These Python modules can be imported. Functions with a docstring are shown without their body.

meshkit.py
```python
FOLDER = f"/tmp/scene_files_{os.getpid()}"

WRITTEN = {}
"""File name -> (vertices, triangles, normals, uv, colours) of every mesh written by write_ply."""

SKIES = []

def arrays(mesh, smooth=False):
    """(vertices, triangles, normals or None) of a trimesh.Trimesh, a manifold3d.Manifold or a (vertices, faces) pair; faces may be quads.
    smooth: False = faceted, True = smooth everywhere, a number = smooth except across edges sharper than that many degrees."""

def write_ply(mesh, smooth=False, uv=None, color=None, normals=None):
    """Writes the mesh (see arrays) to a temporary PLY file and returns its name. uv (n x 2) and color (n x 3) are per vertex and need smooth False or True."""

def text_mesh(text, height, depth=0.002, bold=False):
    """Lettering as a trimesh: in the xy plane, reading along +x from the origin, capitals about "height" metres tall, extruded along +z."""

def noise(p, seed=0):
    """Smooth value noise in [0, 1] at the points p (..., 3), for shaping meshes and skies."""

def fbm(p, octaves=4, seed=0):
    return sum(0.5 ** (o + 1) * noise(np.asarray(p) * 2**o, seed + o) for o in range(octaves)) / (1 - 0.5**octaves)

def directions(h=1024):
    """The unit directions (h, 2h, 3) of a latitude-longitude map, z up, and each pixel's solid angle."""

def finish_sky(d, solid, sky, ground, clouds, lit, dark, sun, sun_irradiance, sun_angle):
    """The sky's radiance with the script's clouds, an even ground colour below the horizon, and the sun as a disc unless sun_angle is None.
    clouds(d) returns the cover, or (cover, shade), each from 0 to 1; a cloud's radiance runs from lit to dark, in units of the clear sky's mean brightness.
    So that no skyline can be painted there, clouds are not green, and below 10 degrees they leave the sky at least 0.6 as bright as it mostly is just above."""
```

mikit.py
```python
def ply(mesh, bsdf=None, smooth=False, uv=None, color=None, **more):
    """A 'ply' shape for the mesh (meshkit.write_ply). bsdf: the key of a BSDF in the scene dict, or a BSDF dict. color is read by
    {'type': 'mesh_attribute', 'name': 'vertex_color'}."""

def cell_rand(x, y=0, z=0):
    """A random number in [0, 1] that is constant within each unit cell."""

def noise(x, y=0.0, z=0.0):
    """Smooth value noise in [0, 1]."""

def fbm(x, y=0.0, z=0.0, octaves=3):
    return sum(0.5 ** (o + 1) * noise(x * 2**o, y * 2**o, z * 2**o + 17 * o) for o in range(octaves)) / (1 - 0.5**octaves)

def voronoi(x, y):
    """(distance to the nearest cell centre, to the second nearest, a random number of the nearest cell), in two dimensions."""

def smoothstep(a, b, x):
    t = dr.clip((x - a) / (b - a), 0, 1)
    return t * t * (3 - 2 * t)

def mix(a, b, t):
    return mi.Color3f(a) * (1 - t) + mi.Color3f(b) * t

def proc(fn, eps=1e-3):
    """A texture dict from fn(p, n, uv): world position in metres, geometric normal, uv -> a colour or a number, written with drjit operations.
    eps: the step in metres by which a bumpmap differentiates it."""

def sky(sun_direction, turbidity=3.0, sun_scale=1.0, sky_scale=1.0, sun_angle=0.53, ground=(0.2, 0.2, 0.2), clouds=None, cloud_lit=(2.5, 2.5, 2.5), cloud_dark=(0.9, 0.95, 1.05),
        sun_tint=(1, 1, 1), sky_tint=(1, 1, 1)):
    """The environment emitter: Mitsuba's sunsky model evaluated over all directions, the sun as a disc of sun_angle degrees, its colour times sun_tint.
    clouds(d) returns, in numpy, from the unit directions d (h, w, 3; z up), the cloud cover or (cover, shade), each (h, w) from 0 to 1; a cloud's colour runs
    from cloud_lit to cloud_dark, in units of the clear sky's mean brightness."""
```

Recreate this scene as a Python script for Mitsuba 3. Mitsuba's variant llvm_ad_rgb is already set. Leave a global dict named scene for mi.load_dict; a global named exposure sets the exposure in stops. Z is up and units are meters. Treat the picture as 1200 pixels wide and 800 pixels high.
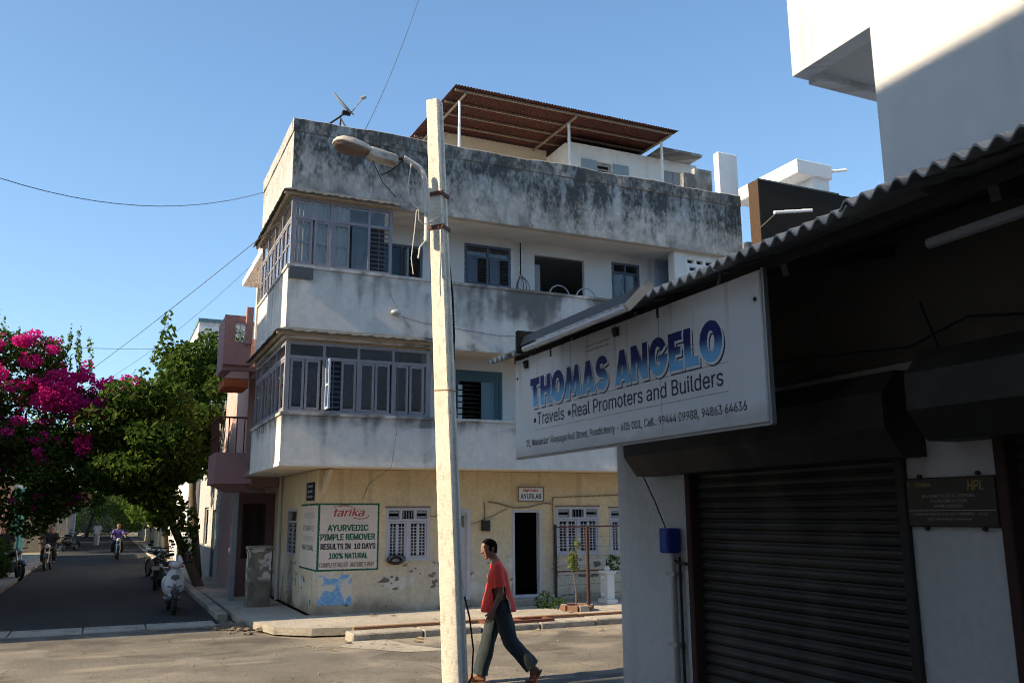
import math, random, numpy as np, trimesh, mitsuba as mi, mikit, meshkit, drjit as dr
import manifold3d as m3
from shapely.geometry import Polygon, box as sbox
from shapely.ops import unary_union
from mikit import noise, fbm, smoothstep, mix, proc, cell_rand

scene = {'type': 'scene'}
labels = {}
random.seed(7)
RNG = np.random.default_rng(11)
exposure = 1.92

# ---------------------------------------------------------------- camera, sky, sun
# world: X along the street front (right), Y up the side street (away), Z up; camera at eye height on the shop step
PITCH, ROLL, YAW, FOC = 0.1958387, -0.0065315, 0.4290827, 1019.5454 / 1200
EYE = np.array([0.0, 0.0, 2.0])
F_ = np.array([math.sin(YAW) * math.cos(PITCH), math.cos(YAW) * math.cos(PITCH), math.sin(PITCH)])
R0 = np.array([math.cos(YAW), -math.sin(YAW), 0.0])
U0 = np.cross(R0, F_)
UP = U0 * math.cos(ROLL) - R0 * math.sin(ROLL)
scene['camera'] = {'type': 'perspective', 'fov_axis': 'x', 'fov': math.degrees(2 * math.atan(0.5 / FOC)), 'near_clip': 0.05, 'far_clip': 900.0,
                   'to_world': mi.ScalarTransform4f().look_at(EYE.tolist(), (EYE + F_).tolist(), UP.tolist())}
SUN_EL = math.radians(33)
scene['sky'] = mikit.sky((-math.cos(SUN_EL), -0.02, math.sin(SUN_EL)), turbidity=3.0, sun_scale=1.55, sun_tint=(0.98, 1.0, 1.0), sky_scale=1.78, sky_tint=(0.96, 1.02, 1.035))


# ---------------------------------------------------------------- helpers
class MB:
    """collects boxes, tubes and meshes; put() writes them as one mesh of the scene"""
    def __init__(s): s.m = []
    def add(s, t): s.m.append(t); return s
    def vf(s, v, f): s.m.append(trimesh.Trimesh(np.asarray(v, float), np.asarray(f, int), process=False)); return s
    def box(s, x0, x1, y0, y1, z0, z1):
        t = trimesh.creation.box((abs(x1 - x0), abs(y1 - y0), abs(z1 - z0)))
        t.apply_translation(((x0 + x1) / 2, (y0 + y1) / 2, (z0 + z1) / 2)); s.m.append(t); return s
    def cbox(s, x0, x1, y0, y1, z0, z1, c=0.012):
        """box with chamfered edges"""
        x0, x1, y0, y1, z0, z1 = min(x0, x1), max(x0, x1), min(y0, y1), max(y0, y1), min(z0, z1), max(z0, z1)
        p = []
        for a in (0, 1, 2):
            e = [c, c, c]; e[a] = 0
            for x in (x0 + e[0], x1 - e[0]):
                for y in (y0 + e[1], y1 - e[1]):
                    for z in (z0 + e[2], z1 - e[2]): p.append((x, y, z))
        s.m.append(hull(p)); return s
    def tube(s, pts, r, n=8, cap=True):
        pts = np.asarray(pts, float); k = len(pts)
        r = np.broadcast_to(np.asarray(r, float), (k,))
        v, f = [], []
        nrm = None
        for i in range(k):
            d = pts[min(i + 1, k - 1)] - pts[max(i - 1, 0)]; d = d / (np.linalg.norm(d) + 1e-12)
            if nrm is None:
                nrm = np.cross(d, [0, 0, 1] if abs(d[2]) < .9 else [1, 0, 0])
            nrm = nrm - d * (nrm @ d); nrm /= np.linalg.norm(nrm) + 1e-12
            b = np.cross(d, nrm)
            for j in range(n):
                a = 2 * math.pi * j / n
                v.append(pts[i] + r[i] * (math.cos(a) * nrm + math.sin(a) * b))
        for i in range(k - 1):
            for j in range(n):
                a, b2 = i * n + j, i * n + (j + 1) % n
                f += [(a, b2, b2 + n), (a, b2 + n, a + n)]
        if cap:
            f += [(0, j + 1, j) for j in range(1, n - 1)]
            o = (k - 1) * n
            f += [(o, o + j, o + j + 1) for j in range(1, n - 1)]
        return s.vf(v, f)
    def bar(s, a, b, w, h):
        """rectangular bar from a to b, w across (horizontal), h the other way"""
        a, b = np.asarray(a, float), np.asarray(b, float)
        d = (b - a) / np.linalg.norm(b - a)
        x = np.cross(d, [0, 0, 1]) if abs(d[2]) < .95 else np.array([1., 0, 0])
        x /= np.linalg.norm(x); y = np.cross(x, d)
        s.m.append(hull([p + sx * x * w / 2 + sy * y * h / 2 for p in (a, b) for sx in (-1, 1) for sy in (-1, 1)])); return s
    def cyl(s, a, b, r, n=16): return s.tube([a, b], r, n)
    def mesh(s): return trimesh.util.concatenate(s.m) if len(s.m) > 1 else s.m[0]
    def put(s, key, mat, smooth=False, **kw): return put(key, s.mesh(), mat, smooth, **kw)


def hull(p):
    m = m3.Manifold.hull_points(np.asarray(p, float)).to_mesh()
    return trimesh.Trimesh(m.vert_properties[:, :3], m.tri_verts, process=False)


used = {}
def uniq(key):
    if key not in used:
        used[key] = 0; return key
    used[key] += 1
    return '%s_%03d' % (key, used[key])


def put(key, mesh, mat, smooth=False, **kw):
    key = uniq(key)
    scene[key] = mikit.ply(mesh, mat, smooth, **kw)
    return key


def tag(key, label, cat, group=None, kind=None):
    d = {'label': label, 'category': cat}
    if group: d['group'] = group
    if kind: d['kind'] = kind
    labels[key] = d
    return key


def thing(name, label, cat, group=None):
    return tag(uniq(name), label, cat, group)


def struct(name, mesh, mat, smooth=False, **kw):
    k = put(name, mesh, mat, smooth, **kw); labels[k] = {'kind': 'structure'}; return k


def xform(mesh, o, u, v, w):
    """local (x,y,z) -> o + x u + y v + z w"""
    m = mesh.copy(); p = np.asarray(m.vertices)
    m.vertices = np.asarray(o) + p[:, :1] * np.asarray(u) + p[:, 1:2] * np.asarray(v) + p[:, 2:3] * np.asarray(w)
    if np.dot(np.cross(u, v), w) < 0: m.invert()
    return m


def extrude(poly, h):
    gs = getattr(poly, 'geoms', [poly])
    return trimesh.util.concatenate([trimesh.creation.extrude_polygon(g, h, engine='earcut') for g in gs])


def wall_x(x0, x1, z0, z1, y, thick, holes=()):
    """wall in the XZ plane, front face at y (towards -Y), going back by thick"""
    p = sbox(x0, z0, x1, z1)
    for h in holes: p = p.difference(sbox(h[0], h[2], h[1], h[3]))
    return xform(extrude(p, thick), (0, y, 0), (1, 0, 0), (0, 0, 1), (0, 1, 0))


def wall_y(y0, y1, z0, z1, x, thick, holes=()):
    """wall in the YZ plane, face at x (towards -X), going to +X by thick"""
    p = sbox(y0, z0, y1, z1)
    for h in holes: p = p.difference(sbox(h[0], h[2], h[1], h[3]))
    return xform(extrude(p, thick), (x, 0, 0), (0, 1, 0), (0, 0, 1), (1, 0, 0))


def words(text, width, height, depth=.002, bold=False, shear=0.0, at=(0, 0)):
    t = meshkit.text_mesh(text, 1.0, 1.0, bold)
    v = np.array(t.vertices)
    x0, x1 = v[:, 0].min(), v[:, 0].max()
    v[:, 0] = (v[:, 0] - x0) * (width / (x1 - x0)); v[:, 1] *= height; v[:, 2] *= depth
    v[:, 0] += shear * v[:, 1]
    v[:, 0] += at[0]; v[:, 1] += at[1]
    return trimesh.Trimesh(v, t.faces, process=False)


def corrugated(l_along, l_deep, pitch, amp, thick, n_per=8):
    """sheet: waves along local x (length l_along), ridges run along local y (l_deep); closed with thickness"""
    n = max(2, int(round(l_along / pitch * n_per)))
    x = np.linspace(0, l_along, n + 1); z = amp * np.cos(2 * math.pi * x / pitch)
    v = []
    for (yy, dz) in ((0, 0), (l_deep, 0), (0, -thick), (l_deep, -thick)):
        v.append(np.stack([x, np.full_like(x, yy), z + dz], 1))
    v = np.vstack(v); N = n + 1; f = []
    for i in range(n):
        a, b, c, d = i, i + N, i + 2 * N, i + 3 * N
        f += [(a, a + 1, b + 1), (a, b + 1, b), (c, d + 1, c + 1), (c, d, d + 1), (a, c + 1, a + 1), (a, c, c + 1), (b, b + 1, d + 1), (b, d + 1, d)]
    for e in (0, n):
        a, b, c, d = e, e + N, e + 2 * N, e + 3 * N
        f += [(a, b, d), (a, d, c)] if e == 0 else [(a, d, b), (a, c, d)]
    return trimesh.Trimesh(v, f, process=False)


# ---------------------------------------------------------------- materials
def flat(name, rgb, rough=.6, metallic=0.0, spec=.35, **kw):
    scene[name] = {'type': 'twosided', 'bsdf': {'type': 'principled', 'base_color': {'type': 'rgb', 'value': list(rgb)}, 'roughness': rough, 'metallic': metallic, 'specular': spec, **kw}}


def pmat(name, fn, rough=.85, bump=None, scale=.004, spec=.25, metallic=0.0, eps=2e-3):
    b = {'type': 'principled', 'base_color': proc(fn), 'roughness': rough, 'specular': spec, 'metallic': metallic}
    if bump is not None:
        b = {'type': 'bumpmap', 'arbitrary': proc(bump, eps=eps), 'scale': scale, 'nested': b} if False else {'type': 'bumpmap', 'tex': proc(bump, eps=eps), 'scale': scale, 'bsdf': b}
    scene[name] = {'type': 'twosided', 'bsdf': b}


C3 = mi.Color3f


def rough_bump(p, n, uv):
    return fbm(p.x * 38, p.y * 38, p.z * 38, octaves=2)


def m_asphalt(p, n, uv):
    big = fbm(p.x * .35, p.y * .35, 3.0, octaves=3)
    mid = fbm(p.x * 2.3, p.y * 2.3, 9.0, octaves=3)
    fine = noise(p.x * 60, p.y * 60, 1.0)
    c = mix(C3(.125, .114, .100), C3(.205, .184, .156), smoothstep(.3, .7, big * .6 + mid * .4))
    c = c * (.78 + .44 * fine)
    stain = smoothstep(.62, .72, fbm(p.x * .8 + 20, p.y * 1.5, 5.0, octaves=3))
    c = mix(c, C3(.07, .063, .055), stain * .5)
    dust = smoothstep(.58, .75, fbm(p.x * .5 + 7, p.y * 1.7 + 3, 5.0, octaves=3))
    c = mix(c, C3(.30, .265, .21), dust * .55)
    patch = smoothstep(.56, .575, fbm(p.x * .33 + 40, p.y * .55 + 3, 8.0, octaves=2))
    c = mix(c, c * .68, patch * .8)
    lane = smoothstep(.25, .9, dr.abs(dr.sin(p.y * 1.9 + .3 * noise(p.x * .5, 0, 0))))
    c = c * (.9 + .12 * lane)
    sand = smoothstep(13.4, 14.4, p.y + (mid - .5) * 1.6) * smoothstep(2.6, 3.6, p.x)
    c = mix(c, C3(.31, .27, .21), sand * .45)
    crack = dr.abs(fbm(p.x * .9, p.y * .9, 31.0, octaves=4) - .5)
    crack2 = dr.abs(fbm(p.x * .35 + 9, p.y * .6 + 2, 51.0, octaves=5) - .5)
    c = mix(C3(.05, .046, .042), c, smoothstep(.0, .005, crack2) * .7 + .3)
    return mix(C3(.06, .055, .05), c, smoothstep(.0, .008, crack) * .6 + .4)


def m_asphalt_bump(p, n, uv):
    return .5 * noise(p.x * 75, p.y * 75, 2.0) + .8 * fbm(p.x * 14, p.y * 14, 4.0, octaves=2)


def m_shaded_asphalt(p, n, uv):  # asphalt without the dust, its colour lowered to deepen the street shade
    a = fbm(p.x * .8, p.y * .35, 3.0, octaves=3)
    return mix(C3(.026, .0255, .025), C3(.047, .045, .043), a) * (.75 + .5 * noise(p.x * 50, p.y * 50, 1.0))


def m_concrete(p, n, uv):
    a = fbm(p.x * 1.3, p.y * 1.3, p.z * 1.3, octaves=3)
    c = mix(C3(.20, .18, .152), C3(.37, .34, .29), a)
    c = c * (.82 + .36 * noise(p.x * 30, p.y * 30, p.z * 30))
    return mix(c, C3(.12, .1, .08), smoothstep(.6, .75, fbm(p.x * 4, p.y * 4, p.z * 4 + 8, octaves=3)) * .5)


def m_dirt(p, n, uv):
    a = fbm(p.x * 1.1, p.y * 1.1, p.z, octaves=3)
    return mix(C3(.12, .1, .08), C3(.27, .225, .17), a) * (.75 + .5 * noise(p.x * 25, p.y * 25, p.z * 25))


def streaks(p, fx=7.0, fz=.45, off=0.0):
    s = fbm((p.x + p.y * 1.37) * fx + off, p.z * fz, 2.0 + off, octaves=3)
    return s


def m_parapet(p, n, uv):
    h = p.x + p.y * 1.21
    fine = fbm(h * 12, p.z * 10, 7.0, octaves=4)
    front = smoothstep(.5, .9, dr.abs(n.y))
    run = .62 * fbm(h * 1.1, 3.0, 1.0, octaves=2) + .55 * noise(h * 6.5, 1.0, 2.0) * noise(h * 2.1, 5.0, 2.0) + .45 * noise(h * 19, 2.0, 2.0) * noise(h * 5.3, 8.0, 2.0) + .10 * smoothstep(5, 9, p.x)
    d = 9.62 - p.z + (fine - .5) * .55
    drip = smoothstep(run * 1.9 + .12, run * .55, d)
    blot = smoothstep(.40, .72, fbm(h * 2.4, p.z * 2.8, 11.0, octaves=4))
    fine2 = fbm(h * 24, p.z * 12, 17.0, octaves=3)
    m = drip * (.12 + .52 * fine2) + blot * .38 * (.3 + fine) + .38 * (fine2 - .35) + .20
    m = dr.clip(m + .16 * smoothstep(.35, .6, fbm(h * 5, p.z * 1.6, 33.0, octaves=4)), 0, 1) * (.42 + .58 * front)
    c = mix(C3(.52, .505, .475), C3(.07, .071, .069), dr.clip(m + .04, 0, 1))
    band = smoothstep(9.40, 9.5, p.z) * (.2 + .8 * smoothstep(.35, .65, fine)) * front
    c = mix(c, C3(.075, .078, .073), band * .55)
    pale = smoothstep(.58, .72, fbm(h * 4.2, p.z * 1.8, 21.0, octaves=4)) * front
    c = mix(c, C3(.50, .50, .49), pale * .45)
    crk = dr.abs(fbm(h * 1.6, p.z * 3.0, 12.0, octaves=3) - .5)
    return mix(C3(.07, .07, .07), c, smoothstep(0., .005, crk) * .4 + .6) * (.80 + .40 * fine)


def m_balcony(p, n, uv):
    h = p.x + p.y * 1.21
    st = streaks(p, 5.0, .4, 3.0)
    big = fbm(h * .9, p.z * 1.1, 4.0, octaves=3)
    fine = fbm(h * 10, p.z * 10, 7.0, octaves=2)
    up2 = smoothstep(5.65, 6.25, p.z + (big - .5) * .5) * smoothstep(5.9, 6.6, p.x)
    up1 = smoothstep(3.45, 3.86, p.z) * smoothstep(4.0, 3.84, p.z)
    low = smoothstep(5.65, 5.3, p.z) * smoothstep(5.0, 5.2, p.z)
    d = dr.select(p.z > 4.5, 6.70 - p.z, 3.88 - p.z) + (fine - .5) * .25
    run = .75 * noise(h * 2.6, 1.0, 3.0) * noise(h * .9, 4.0, 3.0) + .7 * noise(h * 9.0, 2.0, 3.0) * noise(h * 3.1, 7.0, 3.0)
    drips = smoothstep(run * 1.5 + .05, run * .3, d) * dr.select(p.z > 4.5, .17, .14)
    m = smoothstep(.40, .95, drips + st * .5 + big * .36 + (fine - .5) * .3 + up2 * .26 + up1 * .22 + low * .15)
    c = mix(C3(.63, .605, .565), C3(.145, .142, .135), m)
    patch = smoothstep(.6, .68, fbm(h * 1.5 + 9, p.z * 2.0, 16.0, octaves=2))
    c = mix(c, C3(.66, .65, .63), patch * .5)
    return c * (.88 + .24 * fine)


def m_recess(p, n, uv):
    h = p.x + p.y * 1.21
    a = fbm(h * 1.2, p.z * .8, 1.0, octaves=3)
    c = mix(C3(.72, .71, .69), C3(.575, .565, .55), a)
    return mix(c, C3(.4, .39, .37), smoothstep(.62, .75, streaks(p, 4, .3, 9.0)) * .4)


def m_yellow(p, n, uv):
    h = p.x + p.y * 1.21
    a = fbm(h * 1.0, p.z * 1.0, 1.0, octaves=3)
    c = mix(C3(.61, .465, .27), C3(.70, .57, .37), a)
    low = smoothstep(1.9, .5, p.z + (a - .5) * 1.2)
    c = mix(c, C3(.53, .47, .385), low * .8)
    pat = smoothstep(.58, .66, fbm(h * 2.0 + 5, p.z * 3.0, 8.0, octaves=3)) * smoothstep(1.35, .9, p.z)
    c = mix(c, C3(.58, .56, .50), pat * .8)
    base = smoothstep(.42, .12, p.z + (fbm(h * 3, p.z * 2, 2.0, octaves=3) - .5) * .45)
    c = mix(c, C3(.20, .155, .11), base * .75)
    chip = smoothstep(.70, .74, fbm(h * 5, p.z * 9, 18.0, octaves=3)) * smoothstep(1.2, .95, p.z)
    c = mix(c, C3(.16, .14, .12), chip)
    st = smoothstep(.6, .75, streaks(p, 5, .35, 14.0))
    return mix(c, C3(.40, .32, .22), st * .35) * (.92 + .16 * noise(h * 20, p.z * 20, 0))


def m_shopwall(p, n, uv):
    h = p.x + p.y * 1.21
    a = fbm(h * 1.3, p.z * .8, 1.0, octaves=3)
    c = mix(C3(.62, .63, .64), C3(.50, .505, .505), a)
    c = mix(c, C3(.33, .34, .33), smoothstep(.6, .78, streaks(p, 3.5, .3, 22.0)) * .45)
    dirt = smoothstep(1.2, .1, p.z + a * .6)
    return mix(c, C3(.36, .33, .28), dirt * .6) * (.95 + .1 * noise(h * 25, p.z * 25, 0))


def m_upper(p, n, uv):
    h = p.x + p.y * 1.21
    a = fbm(h * .7, p.z * .5, 1.0, octaves=3)
    c = mix(C3(.76, .755, .74), C3(.68, .675, .66), a)
    st = smoothstep(.56, .74, streaks(p, 6, .35, 2.0)) * smoothstep(4.6, 5.0, p.y) * smoothstep(5.6, 5.2, p.y)
    c = mix(c, C3(.42, .39, .34), st * .5)
    c = mix(c, C3(.5, .5, .5), smoothstep(.5, .85, streaks(p, 3, .2, 7.0)) * .35)
    return c * (.94 + .12 * fbm(h * 5, p.z * 5, 3.0, octaves=3))


def m_pole(p, n, uv):
    a = fbm(p.x * 6, p.y * 6, p.z * 1.4, octaves=3)
    c = mix(C3(.60, .56, .48), C3(.74, .70, .61), a)
    c = c * (.85 + .3 * noise(p.x * 55, p.y * 55, p.z * 55))
    pits = smoothstep(.6, .75, fbm(p.x * 30, p.y * 30, p.z * 9, octaves=3))
    return mix(c, C3(.3, .27, .22), pits * .4)


def m_rust(p, n, uv):
    a = fbm(p.x * 2.0, p.y * 2.0, p.z * 2.0, octaves=3)
    return mix(C3(.05, .017, .014), C3(.085, .030, .022), a)


def m_asbestos(p, n, uv):
    a = fbm(p.x * 3, p.y * 9, p.z * 3, octaves=3)
    c = mix(C3(.56, .55, .52), C3(.34, .33, .31), a)
    return mix(c, C3(.10, .095, .085), smoothstep(.55, .72, fbm(p.x * 2, p.y * 7 + 4, p.z * 8, octaves=3)) * .75)


def m_shutter(p, n, uv):
    a = fbm(p.y * 3, p.z * 3, p.x * 3, octaves=3)
    return mix(C3(.030, .028, .025), C3(.060, .055, .048), smoothstep(.3, .7, a) )


def m_signboard(p, n, uv):
    a = fbm(p.y * 1.1, p.z * 1.4, 2.0, octaves=3)
    c = mix(C3(.82, .83, .84), C3(.74, .75, .765), a)
    edge = smoothstep(2.64, 2.53, p.z + (fbm(p.y * 6, p.z * 4, 1.0, octaves=2) - .5) * .12)
    c = mix(c, C3(.40, .38, .35), edge * .5)
    st = smoothstep(.63, .72, fbm(p.y * 14, p.z * .8, 5.0, octaves=2)) * smoothstep(2.9, 3.4, p.z)
    return mix(c, C3(.45, .42, .37), st * .4)


def m_title(p, n, uv):
    t = smoothstep(2.93, 3.20, p.z)
    return mix(C3(.20, .52, .86), C3(.012, .022, .15), smoothstep(.10, .80, t))


def m_wood(p, n, uv):
    g = fbm((p.x + p.y) * 18, (p.y - p.x) * 18, p.z * 2.0, octaves=3)
    return mix(C3(.19, .186, .208), C3(.29, .284, .315), g)


def m_stonepost(p, n, uv):
    h = p.x + p.y * 1.2
    a = fbm(h * 8, p.z * 5, 1.0, octaves=3)
    c = mix(C3(.10, .09, .08), C3(.30, .26, .21), a)
    tear = smoothstep(.47, .53, fbm(h * 7 + 2, p.z * 6, 6.0, octaves=4)) * smoothstep(.62, .75, p.z) * smoothstep(1.36, 1.3, p.z)
    return mix(c, C3(.62, .60, .56), tear * .85)


def m_bluepaint(p, n, uv):
    a = fbm(p.x * 6.0, p.z * 8.0, 3.0, octaves=4) + .22 * smoothstep(.62, .34, p.z) - .06
    c = mix(C3(.115, .30, .58), C3(.30, .48, .66), noise(p.x * 22, p.z * 22, 1.0))
    return mix(C3(.60, .55, .47), c, smoothstep(.44, .56, a))


def m_signpaint(p, n, uv):
    a = fbm(p.x * 3 + p.y * 3, p.z * 3, 3.0, octaves=3)
    return mix(C3(.70, .60, .53), C3(.60, .52, .45), a)


def m_bark(p, n, uv):
    return mix(C3(.07, .055, .042), C3(.17, .135, .10), fbm(p.x * 12, p.y * 12, p.z * 3, octaves=3))


def m_lampgrey(p, n, uv):
    a = fbm(p.x * 6, p.y * 6, p.z * 9, octaves=3)
    return mix(C3(.56, .53, .47), C3(.30, .28, .25), smoothstep(.45, .7, a))


def m_frontage(p, n, uv):
    h = p.x + p.y
    return mix(C3(.42, .40, .37), C3(.58, .56, .52), fbm(h * .6, p.z * .6, 2.0, octaves=3))


pmat('asphalt', m_asphalt, .9, m_asphalt_bump, .006)
pmat('shaded_asphalt', m_shaded_asphalt, .9, m_asphalt_bump, .006)
pmat('concrete', m_concrete, .9, rough_bump, .004)
pmat('dirt', m_dirt, .95, rough_bump, .012)
pmat('parapet_plaster', m_parapet, .92, rough_bump, .005)
pmat('balcony_plaster', m_balcony, .92, rough_bump, .004)
pmat('recess_plaster', m_recess, .9)
pmat('yellow_plaster', m_yellow, .92, rough_bump, .004)
pmat('shop_plaster', m_shopwall, .9)
pmat('upper_plaster', m_upper, .9)
pmat('pole_concrete', m_pole, .9, rough_bump, .004)
pmat('rust_sheet', m_rust, .75)
pmat('asbestos', m_asbestos, .9)
pmat('shutter_paint', m_shutter, .5, spec=.3)
pmat('signboard', m_signboard, .55)
pmat('title_print', m_title, .55)
pmat('lilac_wood', m_wood, .6)
pmat('post_stone', m_stonepost, .9)
pmat('blue_poster', m_bluepaint, .9)
pmat('sign_paint', m_signpaint, .85)
pmat('bark', m_bark, .9)
pmat('lamp_grey', m_lampgrey, .6)
pmat('frontage', m_frontage, .9)
flat('white_paint', (.66, .66, .66), .6)
flat('offwhite_paint', (.60, .585, .55), .7)
flat('cream_paint', (.62, .54, .42), .8)
flat('lilac_white', (.47, .46, .50), .6)
flat('blue_wood', (.085, .11, .155), .55)
flat('teal_wood', (.055, .115, .145), .6)
flat('teal_light', (.12, .20, .235), .6)
flat('pale_blue', (.36, .42, .52), .6)
flat('slate_shutter', (.23, .29, .33), .6)
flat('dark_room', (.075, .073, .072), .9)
flat('dim_navy', (.012, .020, .038), .5)
flat('dark_wood', (.035, .03, .028), .7)
flat('grey_wood', (.28, .285, .30), .7)
flat('iron', (.022, .02, .019), .6)
flat('rusty_iron', (.125, .05, .034), .8)
flat('dark_rust', (.055, .026, .021), .8)
flat('shaded_plaster', (.12, .108, .092), .95)  # wall colour darkened to carry the shade under the roof
flat('litter_tan', (.30, .22, .13), .9)
flat('rusty_edge', (.26, .145, .085), .9)
flat('trough_grey', (.12, .112, .105), .6)
flat('canopy_wood', (.24, .19, .14), .8)
flat('tin', (.10, .105, .105), .55, .3)
flat('tin_under', (.42, .34, .25), .8)
flat('galvanised', (.42, .43, .43), .45, .5)
flat('curtain', (.24, .235, .21), .9)
flat('green_paint', (.012, .095, .062), .7)
flat('red_paint', (.36, .035, .03), .7)
flat('ink_black', (.018, .02, .03), .6)
flat('ink_navy', (.016, .022, .06), .6)
flat('ink_grey', (.26, .26, .28), .6)
flat('ink_brown', (.20, .14, .11), .7)
flat('faint_ink', (.44, .40, .40), .8)
flat('blue_box', (.015, .045, .30), .5)
flat('plaque', (.032, .024, .017), .35)
flat('plaque_gold', (.30, .23, .06), .45)
flat('plaque_white', (.34, .33, .31), .5)
flat('black_board', (.030, .026, .023), .95, spec=.05)
flat('brown_board', (.07, .045, .028), .9)
flat('tube_glass', (.84, .85, .86), .25)
flat('rubber', (.018, .018, .018), .7)
flat('cable_grey', (.10, .105, .115), .7)
flat('cable', (.02, .02, .021), .6)
flat('pink_paint', (.32, .185, .185), .8)
flat('pink_shaded', (.17, .10, .10), .9)  # pink wall paint with the ground floor shade put into the colour
flat('pink_pale', (.50, .33, .30), .8)
flat('orange_red', (.40, .095, .035), .8)
flat('brick_dull', (.19, .105, .075), .9)
flat('terracotta', (.34, .13, .075), .85)
flat('green_wall', (.15, .36, .27), .85)
flat('salmon_wall', (.50, .24, .15), .85)
flat('cream_wall', (.40, .34, .24), .85)
flat('grey_wall', (.36, .36, .36), .85)
flat('skin', (.26, .138, .092), .5)
flat('hair', (.009, .008, .007), 1.0, spec=.05)
flat('eye_white', (.6, .58, .55), .3)
flat('lip', (.11, .035, .03), .5)
flat('shirt_red', (.84, .075, .05), .75, sheen=.3)
flat('jeans', (.032, .042, .047), .85, sheen=.3)
flat('jeans_pale', (.10, .12, .135), .85)
flat('sandal', (.13, .06, .035), .6)
flat('scooter_white', (.58, .60, .63), .25, spec=.5)
flat('scooter_grey', (.10, .105, .115), .35, spec=.5)
flat('bike_black', (.02, .02, .021), .3, spec=.5)
flat('chrome', (.6, .6, .6), .2, 1.0)
flat('headlight', (.55, .57, .58), .1, spec=.6)
flat('number_plate', (.5, .5, .47), .5)
flat('violet_cloth', (.12, .09, .30), .85)
flat('white_cloth', (.62, .62, .62), .9)
flat('dark_cloth', (.03, .03, .035), .9)
scene['pane_glass'] = {'type': 'thindielectric', 'int_ior': 1.5}
for nm, col, tr in (('leaf_dark', (.050, .095, .022), .8), ('leaf_mid', (.115, .175, .035), 1.0), ('leaf_pale', (.17, .21, .05), 1.0), ('bract', (.70, .035, .30), 1.0)):
    scene[nm] = {'type': 'principledthin', 'base_color': {'type': 'rgb', 'value': list(col)}, 'roughness': .55, 'diff_trans': tr, 'spec_trans': 0.0}


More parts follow.
